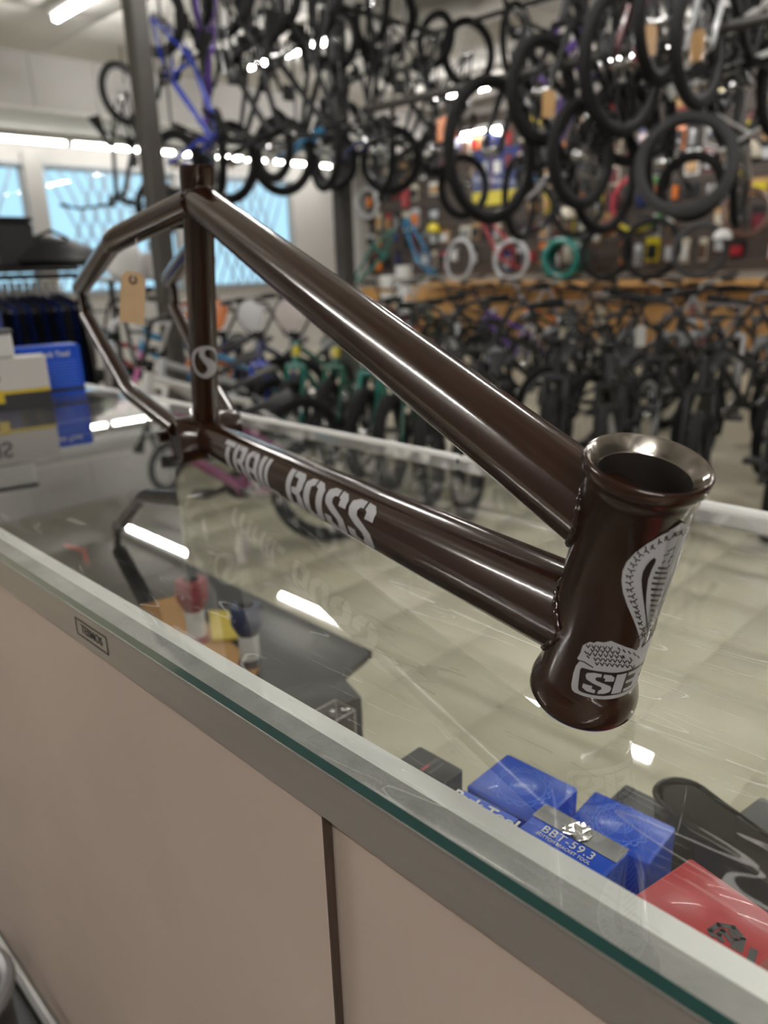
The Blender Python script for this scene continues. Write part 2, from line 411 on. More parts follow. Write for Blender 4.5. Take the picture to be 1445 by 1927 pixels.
# fluorescent strip lights
def strip_light(x, y, z, L, alongX, label, group, tm='tube'):
    o = thing('strip_light', label, 'light', (x, y, z), rotz(0 if alongX else PI / 2), group)
    MB().bbox((0, 0, .045), (L + .06, .11, .05), .008).build('fixture', M['fixture'], o)
    MB().box((-L / 2 - .015, 0, .008), (.02, .05, .05)).build('end_holder', M['fixture'], o); MB().box((L / 2 + .015, 0, .008), (.02, .05, .05)).build('end_holder', M['fixture'], o)
    MB().tube([(-L / 2, 0, 0), (L / 2, 0, 0)], .019, 8).build('tube', M[tm], o)
ny = ['nearest the windows', 'second from the windows', 'third from the windows', 'fourth from the windows']
for x, ys, nmx in ((2.90, ((5.63, 1.10), (3.60, .74), (1.79, 1.08), (-.5, 1.2)), 'counter aisle row'), (4.85, ((5.9, 1.2), (.2, 1.2), (-1.5, 1.2)), 'middle row'), (7.35, ((5.85, 1.2), (3.6, 1.2), (1.4, 1.2), (-.9, 1.2)), 'accessory wall row'), (-1.2, ((4.4, 1.2), (3.0, 1.2), (-1.4, 1.2), (-2.6, 1.0)), 'added unseen row behind the counter')):
    for k, (y, ln) in enumerate(ys): strip_light(x, y, 2.94, ln, False, 'fluorescent ceiling light, %s in the %s' % (ny[k], nmx), 'ceiling tube lights', 'tube_added' if x < 0 else 'tube')  # row at negative x is added, out of view, to brighten the counter front
for k, x in enumerate((3.33, 4.62, 5.95, 7.3)):
    strip_light(x, 8.60, 2.47, 1.2, True, 'fluorescent light above the windows, %s from the left' % ORD[k], 'tube lights over the windows', 'tube_dim')
_q = at(897, 250, 0, 8.52)
strip_light(8.52, _q.y, _q.z, .75, False, 'short tube light on the accessory wall above the blue poster', 'ceiling tube lights')

# ================================================================== COUNTER
ZT = .96; NX, FX = .1718, .620; CY0, CY1 = -.85, 2.3
ct = thing('display_counter', 'long glass topped display counter with aluminium edges and taupe sliding doors', 'counter', (.4, .6, 0))
def cpart(name, mb, m, parent=ct):
    o = mb.build(name, m, None); o.parent = parent
    if parent is ct: o.matrix_parent_inverse = Matrix.Translation((-.4, -.6, 0))
    return o
g = MB(); g.box2((NX, CY0, ZT - .006), (FX - .012, CY1, ZT))
me = g.mesh('glass_top', [M['glass_top'], M['glass_under'], M['glass_edge']])
for p in me.polygons: p.material_index = 0 if p.normal.z > .5 else (1 if p.normal.z < -.5 else 2)
go = link('glass_top', me, ct); go.matrix_parent_inverse = Matrix.Translation((-.4, -.6, 0))
b = MB().box2((NX + .0004, CY0, .928), (NX + .004, CY1, .9525)); cpart('edge_rail', b, M['alu_face'])
cpart('rail_lip', MB().tube([(NX + .0006, CY0, .9528), (NX + .0006, CY1, .9528)], .0011, 8), M['chrome'])
xa, xb = at(722, 1450, 2, .9535).x, at(722, 1410, 2, .9535).x
cpart('foam_strip', MB().box2((NX + .003, CY0, .950), (xa, CY1, .9535)), M['tape'])
cpart('inner_ledge', MB().box2((xa, CY0, .950), (xb, CY1, .9534)).box2((xb - .002, CY0, .925), (xb, CY1, .950)), M['alu_light'])
ys = at(605, 1545, 0, .178).y
d1 = cpart('sliding_door', MB().bbox((.1808, (ys + 1.6) / 2, .6375), (.0046, 1.6 - ys, .585), .0008), M['laminate'])
cpart('door_edge', MB().box2((.1787, ys - .0010, .345), (.1830, ys + .0006, .930)), M['dark_wood'])
d2 = cpart('sliding_door', MB().bbox((.1868, (ys + .02 - .8) / 2, .6375), (.005, .82 + ys, .585), .0008), M['laminate'])
cpart('door_stop', MB().box2((.1832, ys + .0005, .345), (.1842, ys + .004, .930)), M['dark_wood'])
zb = .345
cpart('bottom_track', MB().box2((.170, CY0, zb - .022), (.174, CY1, zb + .004)).box2((.170, CY0, zb - .024), (.206, CY1, zb - .020)).box2((.190, CY0, zb - .022), (.191, CY1, zb)), M['alu_light'])
cpart('case_floor', MB().box2((.205, CY0, zb - .03), (FX - .016, CY1, zb - .012)), M['dark_wood'])
cpart('base', MB().box2((.23, CY0 + .02, 0), (FX - .05, CY1 - .02, zb - .03)), M['black_board'])
cpart('front_glass', MB().box2((FX - .010, CY0, zb - .02), (FX - .004, CY1, .946)), M['glass'])
yj = at(867, 860, 0, .612).y
cpart('front_rail', MB().bbox((.6125, (CY0 + yj) / 2, .9545), (.015, yj - CY0, .0172), .003), M['alu_light'])
cpart('front_rail', MB().bbox((.6125, (CY1 + yj) / 2 + .001, .9540), (.014, CY1 - yj - .002, .0165), .003), M['alu_light'])
cpart('end_panel', MB().box2((.18, CY1 - .014, .33), (FX - .012, CY1, .952)), M['laminate']); cpart('end_panel', MB().box2((.18, CY0, .33), (FX - .012, CY0 + .014, .952)), M['laminate'])
YD = 1.100
cpart('divider_panel', MB().box2((.207, YD, .335), (FX - .012, YD + .012, .952)), M['black_board'])
zA = .685
p1, p2, p0 = at(700, 1225, 2, zA), at(645, 1270, 2, zA), at(385, 1083, 2, zA)
p1.x = min(p1.x, FX - .014)
cpart('shelf', MB().prism([(.208, YD - .001), (.208, p2.y - .05), (p2.x - .05, p2.y - .05), (p2.x, p2.y), (p1.x, p1.y), (FX - .014, YD - .001)][::-1], .01, Matrix.Translation((0, 0, zA - .01))), M['black_board'])
zS = .66
gs = MB().box2((.208, CY0 + .02, zS - .006), (.44, p2.y - .052, zS)); cpart('glass_shelf', gs, M['glass'])
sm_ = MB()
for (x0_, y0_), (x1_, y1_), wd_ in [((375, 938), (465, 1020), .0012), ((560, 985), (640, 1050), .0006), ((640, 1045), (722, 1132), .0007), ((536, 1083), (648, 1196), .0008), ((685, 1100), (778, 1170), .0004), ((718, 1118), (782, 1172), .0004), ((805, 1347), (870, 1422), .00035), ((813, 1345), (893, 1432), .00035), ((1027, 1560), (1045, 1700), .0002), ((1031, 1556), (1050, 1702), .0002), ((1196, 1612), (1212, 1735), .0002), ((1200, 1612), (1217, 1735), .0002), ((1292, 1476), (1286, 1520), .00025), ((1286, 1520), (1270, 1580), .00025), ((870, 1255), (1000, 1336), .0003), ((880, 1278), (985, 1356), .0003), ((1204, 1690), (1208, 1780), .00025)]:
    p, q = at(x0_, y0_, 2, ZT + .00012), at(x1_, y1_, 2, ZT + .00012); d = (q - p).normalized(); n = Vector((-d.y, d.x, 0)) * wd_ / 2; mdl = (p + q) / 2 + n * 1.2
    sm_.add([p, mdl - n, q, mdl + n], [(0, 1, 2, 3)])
cpart('scratch_glint_marks', sm_, M['scratch'])['kind'] = 'stuff'  # scratches, plus long streaks drawn in as reflections on the glass
# little engraved sticker on the aluminium edge
a, b2 = at(140, 1161, 0, NX), at(201, 1213, 0, NX)
sy, sz = (a.y + b2.y) / 2, (at(140, 1161, 0, NX).z + at(147, 1188, 0, NX).z) / 2
Xs = basis((0, -1, 0), (0, 0, 1), (-1, 0, 0), (NX + .0002, sy, .9405))
st = MB(); L_, H_, t_ = abs(a.y - b2.y), .0125, .0009
for x0_, x1_, y0_, y1_ in ((-L_ / 2, L_ / 2, H_ / 2 - t_, H_ / 2), (-L_ / 2, L_ / 2, -H_ / 2, -H_ / 2 + t_), (-L_ / 2, -L_ / 2 + t_, -H_ / 2, H_ / 2), (L_ / 2 - t_, L_ / 2, -H_ / 2, H_ / 2)):
    st.prism([(x0_, y0_), (x1_, y0_), (x1_, y1_), (x0_, y1_)], .0002, Xs)
sk = cpart('edge_sticker', st, M['steel'])
so = text_obj('lettering', 'TEBMOS', .0085, M['steel'], sk, Xs, .0001, .0001, 1.0, .95); so.matrix_parent_inverse = Matrix.Identity(4)

# ------------------------------------------------------------------ goods in the case
def box_px(name, label, cat, a, b, c, z, h, m, group=None, r=.0012):
    # carton whose top face has corner a with edges towards b and c (photo pixels on the level z)
    A, B, Cc = at(*a, 2, z), at(*b, 2, z), at(*c, 2, z)
    ex = (B - A); lx = ex.length; ex.normalize(); ey = Vector((-ex.y, ex.x, 0)); ly = (Cc - A).dot(ey)
    if ly < 0: ey = -ey; ly = -ly
    while ly > .02 and min((A + ex * a_ + ey * b_).x for a_ in (0, lx) for b_ in (0, ly)) < .2075: ly *= .96
    O = A + ex * lx / 2 + ey * ly / 2
    if ex.cross(ey).z < 0: ex, lx, ey, ly = ey, ly, ex, lx
    R = Matrix(((ex.x, ey.x, 0), (ex.y, ey.y, 0), (0, 0, 1)))
    t = thing(name, label, cat, (O.x, O.y, z - h), R, group)
    MB().bbox((0, 0, h / 2), (lx, ly, h), r).build('carton', m, t)
    return t, lx, ly, R, O
def gear_print(t, lx, ly, h, cx, cy, R):
    def ring(r0, wd, teeth=0, amp=0):
        mb = MB(); n = 96; vs = []
        for i in range(n):
            a = 2 * PI * i / n; r = r0 + (amp * (1 if math.sin(teeth * a) > 0 else -1) if teeth else 0)
            vs += [(cx + (r - wd) * math.cos(a), cy + (r - wd) * math.sin(a), h + .0002), (cx + r * math.cos(a), cy + r * math.sin(a), h + .0002)]
        return mb.add(vs, [(2 * i, 2 * i + 1, (2 * i + 3) % (2 * n), (2 * i + 2) % (2 * n)) for i in range(n)])
    mb = MB()
    for q in (ring(R, .0009, 16, R * .05), ring(R * .84, .0007), ring(R * .42, .0007), ring(R * .30, .0007)): mb.add(q.v, q.f)
    mb.build('printed_gear', M['blue_line'], t)
zt = .815
t, lx, ly, R, O = box_px('tool_carton', 'black lidded carton behind the metal ledge, left of the blue cartons', 'box', (790, 1402), (872, 1447), (745, 1432), .83, .17, M['dark_card'])
Xt = Matrix.Translation((0, -.0, .1702))
_x = lx if True else 0
MB().box((0, ly * .30 if ly < lx else 0, .1701), (lx * .7, .003, .0002)).box((0, ly * .30 - .006, .1701), (lx * .6, .002, .0002)).build('printed_line', M['grey_card'], t)
MB().box((lx * .18, ly * .30 - .012, .1702), (.008, .002, .0002)).build('printed_line', M['red_card'], t)
t, lx, ly, R, O = box_px('tool_carton', 'blue carton with a pale gear print next to the black lidded carton', 'box', (955, 1417), (1088, 1482), (876, 1478), .815, .155, M['blue_card'], 'blue gear cartons')
gear_print(t, lx, ly, .155, 0.0, 0.0, min(lx, ly) * .40)
t, lx, ly, R, O = box_px('tool_carton', 'blue carton with a pale gear print behind the bottom bracket tool box', 'box', (1120, 1487), (1272, 1556), (1050, 1540), .80, .14, M['blue_card'], 'blue gear cartons')
gear_print(t, lx, ly, .14, 0.0, 0.0, min(lx, ly) * .46)
# bottom bracket tool carton: silver back half, blue front half with lettering
t, lx, ly, R, O = box_px('tool_carton', 'blue and silver carton lettered BBT-59.3 beside the metal ledge', 'box', (1027, 1513), (1184, 1600), (975, 1560), .84, .18, M['blue_card'])
Ri = R.inverted(); kx, ky = Ri @ (at(1027, 1513, 2, .84) - O), Ri @ (at(1184, 1600, 2, .84) - O)
ux = (ky - kx).normalized(); uy = Vector((-ux.y, ux.x, 0)); mid = (kx + ky) / 2
if uy.dot(-mid) > 0: uy = -uy          # uy points to the back edge
dep_ = 2 * abs(mid.dot(uy)); wid_ = (ky - kx).length
Xb = basis(ux, uy, (0, 0, 1), (0, 0, .1803))
mb = MB(); mb.prism([(-wid_ / 2, 0.02 * dep_), (wid_ / 2, .02 * dep_), (wid_ / 2, dep_ / 2), (-wid_ / 2, dep_ / 2)], .0002, Xb); mb.build('silver_panel', M['foil'], t)
text_obj('lettering', 'BBT-59.3', dep_ * .29, M['white'], t, Xb @ Matrix.Translation((.0, -dep_ * .15, .0001)), .0001, .0, 1.08, 1.0)
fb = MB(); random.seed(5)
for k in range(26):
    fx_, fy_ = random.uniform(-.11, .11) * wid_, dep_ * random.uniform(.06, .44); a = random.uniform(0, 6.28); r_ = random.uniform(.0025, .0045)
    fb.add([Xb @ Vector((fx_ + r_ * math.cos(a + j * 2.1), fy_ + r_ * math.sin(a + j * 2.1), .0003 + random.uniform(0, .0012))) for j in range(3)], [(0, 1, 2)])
fb.build('glare_facets', M['chrome'], t)  # bright chrome facets standing in for the glare on the silver panel
text_obj('lettering', 'BOTTOM BRACKET TOOL', dep_ * .12, M['white'], t, Xb @ Matrix.Translation((.0, -dep_ * .34, .0001)), .0001, 0, 1.0, .85)
t, lx, ly, R, O = box_px('tool_carton', 'flat blue and black carton wedged against the metal ledge under the gear carton', 'box', (870, 1486), (978, 1543), (850, 1508), .862, .2, M['dark_card'])
MB().box((0, 0, .2002), (lx * .96, ly * .96, .0003)).build('blue_panel', M['blue_card'], t)
ka = R.inverted() @ (at(978, 1543, 2, .862) - at(870, 1486, 2, .862)); ka.normalize(); kb = Vector((-ka.y, ka.x, 0))
text_obj('lettering', 'Park Tool', .011, M['white'], t, basis(ka, kb, (0, 0, 1), (0, 0, .2006)), .0001, .0003)
t, lx, ly, R, O = box_px('tool_carton', 'plain black carton behind the right blue gear carton', 'box', (1178, 1474), (1295, 1532), (1130, 1520), .775, .115, M['dark_card'])
t, lx, ly, R, O = box_px('tool_carton', 'grey black carton at the right edge behind the smoked plastic pack', 'box', (1432, 1497), (1520, 1545), (1388, 1535), .80, .14, M['grey_card'])
M['grey_card'].node_tree.nodes['Principled BSDF'].inputs['Base Color'].default_value = (.10, .10, .105, 1)
t, lx, ly, R, O = box_px('parts_carton', 'red carton with a dark hexagon emblem beside the metal ledge', 'box', (1300, 1612), (1500, 1752), (1212, 1696), .85, .19, M['red_card'])
Ri = R.inverted()
eb = MB()
def bandpoly(pts, wd):
    for i in range(len(pts) - 1):
        p, q = Vector(pts[i]), Vector(pts[i + 1]); d = (q - p).normalized() * wd / 2; n = Vector((-d.y, d.x, 0)); p -= d * .6; q += d * .6
        eb.add([p - n, q - n, q + n, p + n], [(0, 1, 2, 3)])
def lp(x, y, z=.85): v = Ri @ (at(x, y, 2, z) - O); v.z = .1904; return v
bandpoly([lp(1342, 1762), lp(1336, 1752), lp(1352, 1741), lp(1380, 1746), lp(1398, 1768), lp(1392, 1790)], .0026)
bandpoly([lp(1358, 1772), lp(1352, 1760), lp(1360, 1752), lp(1376, 1772)], .0024)
bandpoly([lp(1374, 1752), lp(1386, 1770), lp(1380, 1784)], .0024)
bandpoly([lp(1418, 1790), lp(1412, 1808)], .0034)
eb.build('hexagon_emblem', M['dark_card'], t)
# smoked plastic blister pack: a long rounded tray standing on edge
A, B = at(1286, 1500, 2, .80), at(1490, 1650, 2, .80)
ex = (B - A).normalized(); ey = Vector((-ex.y, ex.x, 0)); L_ = (B - A).length
t = thing('blister_pack', 'smoked black plastic tray with a rounded nose behind the red carton', 'tray', (A.x, A.y, zS), Matrix(((ex.x, ey.x, 0), (ex.y, ey.y, 0), (0, 0, 1))))
def stadium(L, wd, n=12): return [(wd * math.cos(a), wd * math.sin(a)) for a in [PI / 2 + PI * i / n for i in range(n + 1)]] + [(L, -wd), (L, wd)]
mb = MB(); h = .80 - zS
for k, (z0, wd) in enumerate(((0, .012), (h * .6, .016), (h - .004, .019), (h, .0185))):
    mb.v += [(x, y, z0) for x, y in stadium(L_, wd)]
n = 15
for k in range(3): mb.f += [(k * n + i, k * n + (i + 1) % n, (k + 1) * n + (i + 1) % n, (k + 1) * n + i) for i in range(n)]
mb.f.append(tuple(range(n - 1, -1, -1))); mb.mi = [0] * len(mb.f); mb.build('tray', M['black_gloss'], t)
mb = MB(); mb.tube([(x, y, h) for x, y in stadium(L_, .0185)], .0022, 6, closed=True); mb.build('rolled_rim', M['black_gloss'], t)
mb = MB(); mb.prism(stadium(L_ - .004, .0155), .002, Matrix.Translation((.002, 0, h - .002))); mb.build('smoked_lid', M['smoke_plastic'], t)
# clear plastic case
t, lx, ly, R, O = box_px('clear_case', 'small clear plastic case standing behind the metal ledge', 'case', (668, 1345), (632, 1325), (628, 1372), .80, .07, M['clear_plastic'], None, .002)
MB().bbox((0, 0, .072), (lx + .002, ly + .002, .004), .001).build('lid', M['clear_plastic'], t)
mb = MB(); cs_ = [(-lx / 2, -ly / 2), (lx / 2, -ly / 2), (lx / 2, ly / 2), (-lx / 2, ly / 2)]
mb.tube([(x, y, .0745) for x, y in cs_], .0006, 5, closed=True)
for x, y in cs_: mb.tube([(x, y, .001), (x, y, .074)], .0005, 5)
mb.build('moulded_edge', M['white_card'], t)
# black box with upright corner
t, lx, ly, R, O = box_px('storage_box', 'black box in front of the black shelf inside the counter', 'box', (681, 1311), (640, 1266), (560, 1372), .735, .05, M['black_board'])
# cardboard sheet and two dip tools lying on the black shelf
zc = zA + .006
A = [at(x, y, 2, zc) for x, y in ((262, 1138), (330, 1120), (488, 1252), (470, 1290))]
cb = MB().prism([(p.x, p.y) for p in A], .004, Matrix.Translation((0, 0, zA + .001)))
tag(cb.build('cardboard_sheet', M['cardboard']), 'flat brown cardboard sheet on the black shelf under the capped tools', 'cardboard')
yp = [at(x, y, 2, zc + .002) for x, y in ((392, 1148), (440, 1150), (455, 1200), (400, 1205))]
tag(MB().prism([(p.x, p.y) for p in yp], .003, Matrix.Translation((0, 0, zA + .0055))).build('paper_slip', M['yellow']), 'yellow paper slip lying on the cardboard between the capped tools', 'paper')
def capped(px, bx, label, cap_m, h, rc, ribs, foot):
    B = at(*bx, 2, zA + .006); T_ = B + Vector((0, 0, h))
    t = thing('cap_tool', label, 'tool', (B.x, B.y, zA + .0055))
    MB().lathe([(rc * .55, .004), (rc * .62, .01), (rc * .62, h * .55), (rc * .58, h * .58)], 20).build('barrel', M['white'], t)
    mb = MB()
    n = 40; prof = [(rc * .62, h * .52), (rc * .8, h * .6), (rc, h * .72), (rc, h * .95), (rc * .9, h)]
    for r, z in prof:
        for j in range(n): rr = r * (1 + (.07 if ribs and (j // 2) % 2 and z > h * .65 else 0)); mb.v.append((rr * math.cos(2 * PI * j / n), rr * math.sin(2 * PI * j / n), z))
    for k in range(len(prof) - 1): mb.f += [(k * n + j, k * n + (j + 1) % n, (k + 1) * n + (j + 1) % n, (k + 1) * n + j) for j in range(n)]
    mb.f.append(tuple(range(n))); mb.f.append(tuple(range((len(prof) - 1) * n, len(prof) * n))); mb.mi = [0] * len(mb.f)
    mb.build('cap', cap_m, t)
    MB().lathe([(rc * .7, 0), (rc * .72, .004), (rc * .7, .009), (rc * .5, .010)], 20).build('foot', foot, t)
    MB().lathe([(rc * .5, h + .0005), (rc * .45, h + .004), (rc * .3, h + .005)], 16).build('button', M['black'], t)
capped(None, (372, 1205), 'white tool with a ribbed dark red cap standing on the cardboard sheet', M['red_plastic'], .088, .020, True, M['red_plastic'])
capped(None, (472, 1248), 'white tool with a dark blue cap at the end of the cardboard sheet', M['navy_plastic'], .080, .020, False, M['grey_card'])
# red hook on the divider
q = [at(x, y, 1, YD - .006) for x, y in ((121, 1026), (158, 1036), (164, 1062))]
t = thing('wall_hook', 'bent red plastic hook on the black divider inside the counter', 'hook', q[2])
MB().tube([p - q[2] for p in q], .0035, 8).build('arm', M['red_bright'], t)
MB().lathe([(.006, -.004), (.007, 0), (.006, .003)], 14, Matrix.Rotation(PI / 2, 4, 'X')).build('boss', M['grey_card'], t)

# ------------------------------------------------------------------ cartons standing on the counter
A, B = at(101, 766, 2, ZT), at(-2, 778, 2, ZT)
ex = (A - B).normalized(); ey = Vector((-ex.y, ex.x, 0)); Rb = Matrix(((ex.x, ey.x, 0), (ex.y, ey.y, 0), (0, 0, 1)))
Lw, Dw = .17, .05
def hpx(px, py, Y): return at(px, py, 1, Y).z - ZT
H1 = hpx(98, 668, A.y); hk = hpx(101, 733, A.y); hy = hpx(101, 727, A.y)
t = thing('carton', 'white carton with a yellow stripe and black base on the glass at the left edge', 'box', (A - ex * Lw / 2 + ey * Dw / 2), Rb)
MB().box2((-Lw / 2, -Dw / 2, .0005), (Lw / 2, Dw / 2, hk)).build('black_base', M['dark_card'], t)
MB().box2((-Lw / 2, -Dw / 2, hk), (Lw / 2, Dw / 2, hy)).build('yellow_stripe', M['yellow'], t)
MB().bbox((0, 0, (hy + H1) / 2), (Lw, Dw, H1 - hy), .0008).build('white_sleeve', M['white_card'], t)
Xf = basis((1, 0, 0), (0, 0, 1), (0, -1, 0), (Lw / 2 - .088, -Dw / 2 - .0003, (hy + H1) / 2))
text_obj('lettering', 'SIS', .034, M['grey_card'], t, Xf, .0001, .0006)
MB().box((Lw / 2 - .074, -Dw / 2 - .0003, hk - .003), (.014, .0006, .020)).build('yellow_seal', M['yellow'], t)
A2 = at(163, 742, 2, ZT); L2, D2 = .14, .05; H2 = hpx(163, 648, A2.y); Rb2 = rotz(math.atan2(ex.y, ex.x) + .06)
e2 = Rb2 @ Vector((1, 0, 0)); f2 = Rb2 @ Vector((0, 1, 0))
t = thing('tool_carton', 'blue tool carton standing on the glass behind the white carton', 'box', (A2 - e2 * L2 / 2 + f2 * D2 / 2), Rb2)
MB().bbox((0, 0, H2 / 2 + .0005), (L2, D2, H2), .001).build('carton', M['blue_card'], t)
MB().box((0, 0, H2 + .001), (L2 * .98, D2 * .96, .002)).build('lid_flap', M['blue_card'], t)
Xf = basis((1, 0, 0), (0, 0, 1), (0, -1, 0), (L2 / 2 - .042, -D2 / 2 - .0003, H2 - .012))
text_obj('lettering', 'Park Tool', .012, M['white'], t, Xf, .0001, .0003)
mb = MB()
for k in range(9): mb.box((L2 / 2 - .032 - .003 * (k % 2), -D2 / 2 - .0002, H2 - .024 - .005 * k), (.05, .0003, .0012))
mb.build('printed_line', M['blue_line'], t)
MB().box((0, -D2 / 2 - .0002, .012), (L2 * .99, .0003, .006)).build('dark_band', M['dark_card'], t)
q = at(8, 655, 1, A.y + .03)
t = thing('plastic_box', 'pale grey plastic box on top of the white carton at the left edge', 'box', (q.x - .02, A.y + .03, ZT + H1), Rb)
MB().bbox((-.0, 0, .019), (.06, .03, .037), .003).build('body', M['white'], t); MB().bbox((0, 0, .040), (.064, .034, .005), .001).build('lid', M['grey_card'], t)
# grey bin below the counter track
q = at(-112, 1900, 2, .42)
t = thing('waste_bin', 'grey waste bin below the counter at the bottom left corner', 'bin', (q.x, q.y, .0165))
MB().lathe([(.055, 0), (.06, .02), (.066, q.z - .03), (.068, q.z - .01)], 32).build('body', M['steel'], t)
MB().torus(.067, .008, 36, 8, Matrix.Translation((0, 0, q.z - .005))).build('rim', M['p_grey'], t)
tag(MB().bbox((0, 0, .008), (1.595, 2.6, .014), .006).build('floor_shade_sheet', M['p_grey'], None), 'dark grey sheet added to darken the floor behind the counter under the bin', 'mat').location = (-.5725, .6, .0012)  # added dark sheet standing in for the shade on the floor here

# ================================================================== THE BMX FRAME ON THE COUNTER
FO = Vector((.43706, .71003, ZT)); ES, EL, EZ = Vector((-.269926, -.962881, 0)), Vector((.961474, -.269532, .054031)), Vector((-.052026, .014584, .998539))
RF = Matrix(((ES.x, EL.x, EZ.x), (ES.y, EL.y, EZ.y), (ES.z, EL.z, EZ.z)))
frame = thing('bmx_frameset', 'glossy dark brown bmx bike frame standing on the glass counter', 'bike frame', FO, RF)
RFi = RF.transposed()
def fp(x, y, l):           # frame-local point seen at a pixel, at sideways offset l
    o = RFi @ (CAM - FO); r = RFi @ ray(x, y); t = (l - o.y) / r.y; return o + r * t
TH = .276; AX = Vector((math.sin(TH), 0, math.cos(TH)))
HB = Vector((.5735, 0, .0026)); HL = .1275; HTt = HB + AX * HL
BBc = Vector((0, 0, .0269)); STt = Vector((.1033, 0, .285))
Xh = basis(Vector((0, 1, 0)).cross(AX), (0, 1, 0), AX, HB)
# head tube: outer skin, bottom cup, top cup, machined seat, bore
Rr, Rt = .0243, .0212
ht = MB().lathe([(.0178, .0025), (Rr - .0026, .0025), (Rr - .0010, .0034), (Rr + .0003, .0058), (Rr + .0002, .0100), (Rr - .0008, .0140), (Rt + .0008, .0172), (Rt, .0200), (Rt, HL - .0125), (Rt + .0008, HL - .0118), (Rt + .0009, HL - .0092),
                 (Rt + .0016, HL - .0072), (Rr - .0006, HL - .0058), (Rr - .0001, HL - .0050), (Rr, HL - .0042), (Rr, HL - .0012), (Rr - .0005, HL - .0003), (Rr - .0012, HL)], 96, Xh)
ho = ht.build('head_tube', M['brown'], frame, 60)
MB().lathe([(Rr - .0012, HL), (Rr - .0022, HL - .0006), (.0186, HL - .0058), (.0180, HL - .0064)], 96, Xh).build('bearing_seat', M['bare_steel'], ho, 60)
bore = MB(); bore.lathe([(.0180, HL - .0064), (.0172, HL - .012), (.0172, .006), (.0178, .0036)], 64, Xh).build('bore', M['dark_bore'], ho, 60)
# keep only the tube wall: drop the lathe end caps of the rings
for o in list(ho.children) + [ho]:
    b_ = bmesh.new(); b_.from_mesh(o.data); bmesh.ops.delete(b_, geom=[f for f in b_.faces if len(f.verts) > 8], context='FACES'); b_.to_mesh(o.data); b_.free()
def cyl_hit(p, d, q, ax, R):     # first hit of a ray with an infinite cylinder
    d = d.normalized(); w = p - q; dp = d - ax * d.dot(ax); wp = w - ax * w.dot(ax)
    a, b, c = dp.dot(dp), 2 * dp.dot(wp), wp.dot(wp) - R * R; D = b * b - 4 * a * c
    if D < 0: return p + d * (-b / (2 * a))
    return p + d * ((-b - math.sqrt(D)) / (2 * a))
def bead(A, B, r0, r1, q, ax, R, parent, name='weld_bead', rb=.0017, n=84):   # rippled weld where tube A-B meets a cylinder
    d = (B - A).normalized(); u = d.cross(Vector((0, 1, 0))).normalized(); v = d.cross(u); pts = []
    L = (B - A).length
    for i in range(n):
        a = 2 * PI * i / n; r = r1
        pts.append(cyl_hit(A + (u * math.cos(a) + v * math.sin(a)) * r, d, q, ax, R))
    return MB().tube(pts, [rb * (1 + .28 * math.sin(i * 2 * PI / 3)) for i in range(n)], 8, closed=True).build(name, M['brown'], parent, 80)
STax = (STt - BBc).normalized()
# down tube
DA, DB = BBc, HB + AX * HL * .3572
def taper(A, B, r0, r1, n, k=14, prof=None): return MB().tube([A + (B - A) * (i / k) for i in range(k + 1)], [(prof(i / k) if prof else r0 + (r1 - r0) * i / k) for i in range(k + 1)], n, False)
dto = taper(DA + (DB - DA).normalized() * .018, DB, .0173, .0212, 64).build('down_tube', M['brown'], frame, 60)
bead(DA, DB, .0173, .0207, HB, AX, Rt, dto); 
# top tube
TA, TB = BBc + (STt - BBc) * .8931, HB + AX * HL * .7363
TA = TA - (TB - TA).normalized() * .004
tto = taper(TA, TB, .0151, .0179, 64, 16, lambda t: .0148 + (.0181 - .0148) * min(1, t * 1.05) + .0007 * math.sin(PI * t)).build('top_tube', M['brown'], frame, 60)
bead(TA, TB, .0151, .0178, HB, AX, Rt, tto)
# seat tube with a thicker slotted collar
sto = MB(); k0 = (STt - BBc).length; Xst = along(BBc, STt)
sto.lathe([(.0138, .012), (.0138, k0 - .030), (.0146, k0 - .027), (.0148, k0 - .002), (.0144, k0), (.0127, k0), (.0127, k0 - .06)], 64, Xst)
sto = sto.build('seat_tube', M['brown'], frame, 60)
b_ = bmesh.new(); b_.from_mesh(sto.data); bmesh.ops.delete(b_, geom=[f for f in b_.faces if len(f.verts) > 8], context='FACES'); b_.to_mesh(sto.data); b_.free()
_pp = Vector((STax.z, 0, -STax.x))
for v_ in sto.data.vertices:
    _h = (v_.co - BBc).dot(STax)
    if _h > k0 - .032: v_.co += STax * ((v_.co - STt).dot(_pp) * math.tan(.25))
MB().lathe([(.0126, k0 - .05), (.0126, k0 - .04), (0, k0 - .04)], 32, Xst).build('seat_tube_bore', M['dark_bore'], sto)
hitp = RFi @ (at(372, 306, 1, 1) - at(372, 306, 1, 1))
MB().box(STt - STax * .004 + Vector((-.0040, -.0130, .0)), (.0045, .006, .009)).build('collar_slot', M['white_card'], sto) if False else None
bead(TB, TA, .0151, .0150, STt, STax, .0142, sto, rb=.0013)
bead(BBc + (DB - DA).normalized() * .1, BBc, .0173, .0173, BBc, Vector((0, 1, 0)), .0245, dto, rb=.0014)
bead(STt, BBc, .0138, .0138, BBc, Vector((0, 1, 0)), .0245, sto, rb=.0013)
# bottom bracket shell (open tube across the frame)
Xbb = basis((0, 0, 1), (1, 0, 0), (0, 1, 0), BBc)
bb = MB(); bb.lathe([(.0205, -.034), (.0236, -.034), (.0245, -.033), (.0245, .033), (.0236, .034), (.0205, .034)], 64, Xbb, True)
bbo = bb.build('bottom_bracket_shell', M['brown'], frame, 60); 
MB().lathe([(.0204, -.033), (.0204, .033)], 48, Xbb).build('bore', M['dark_bore'], bbo)
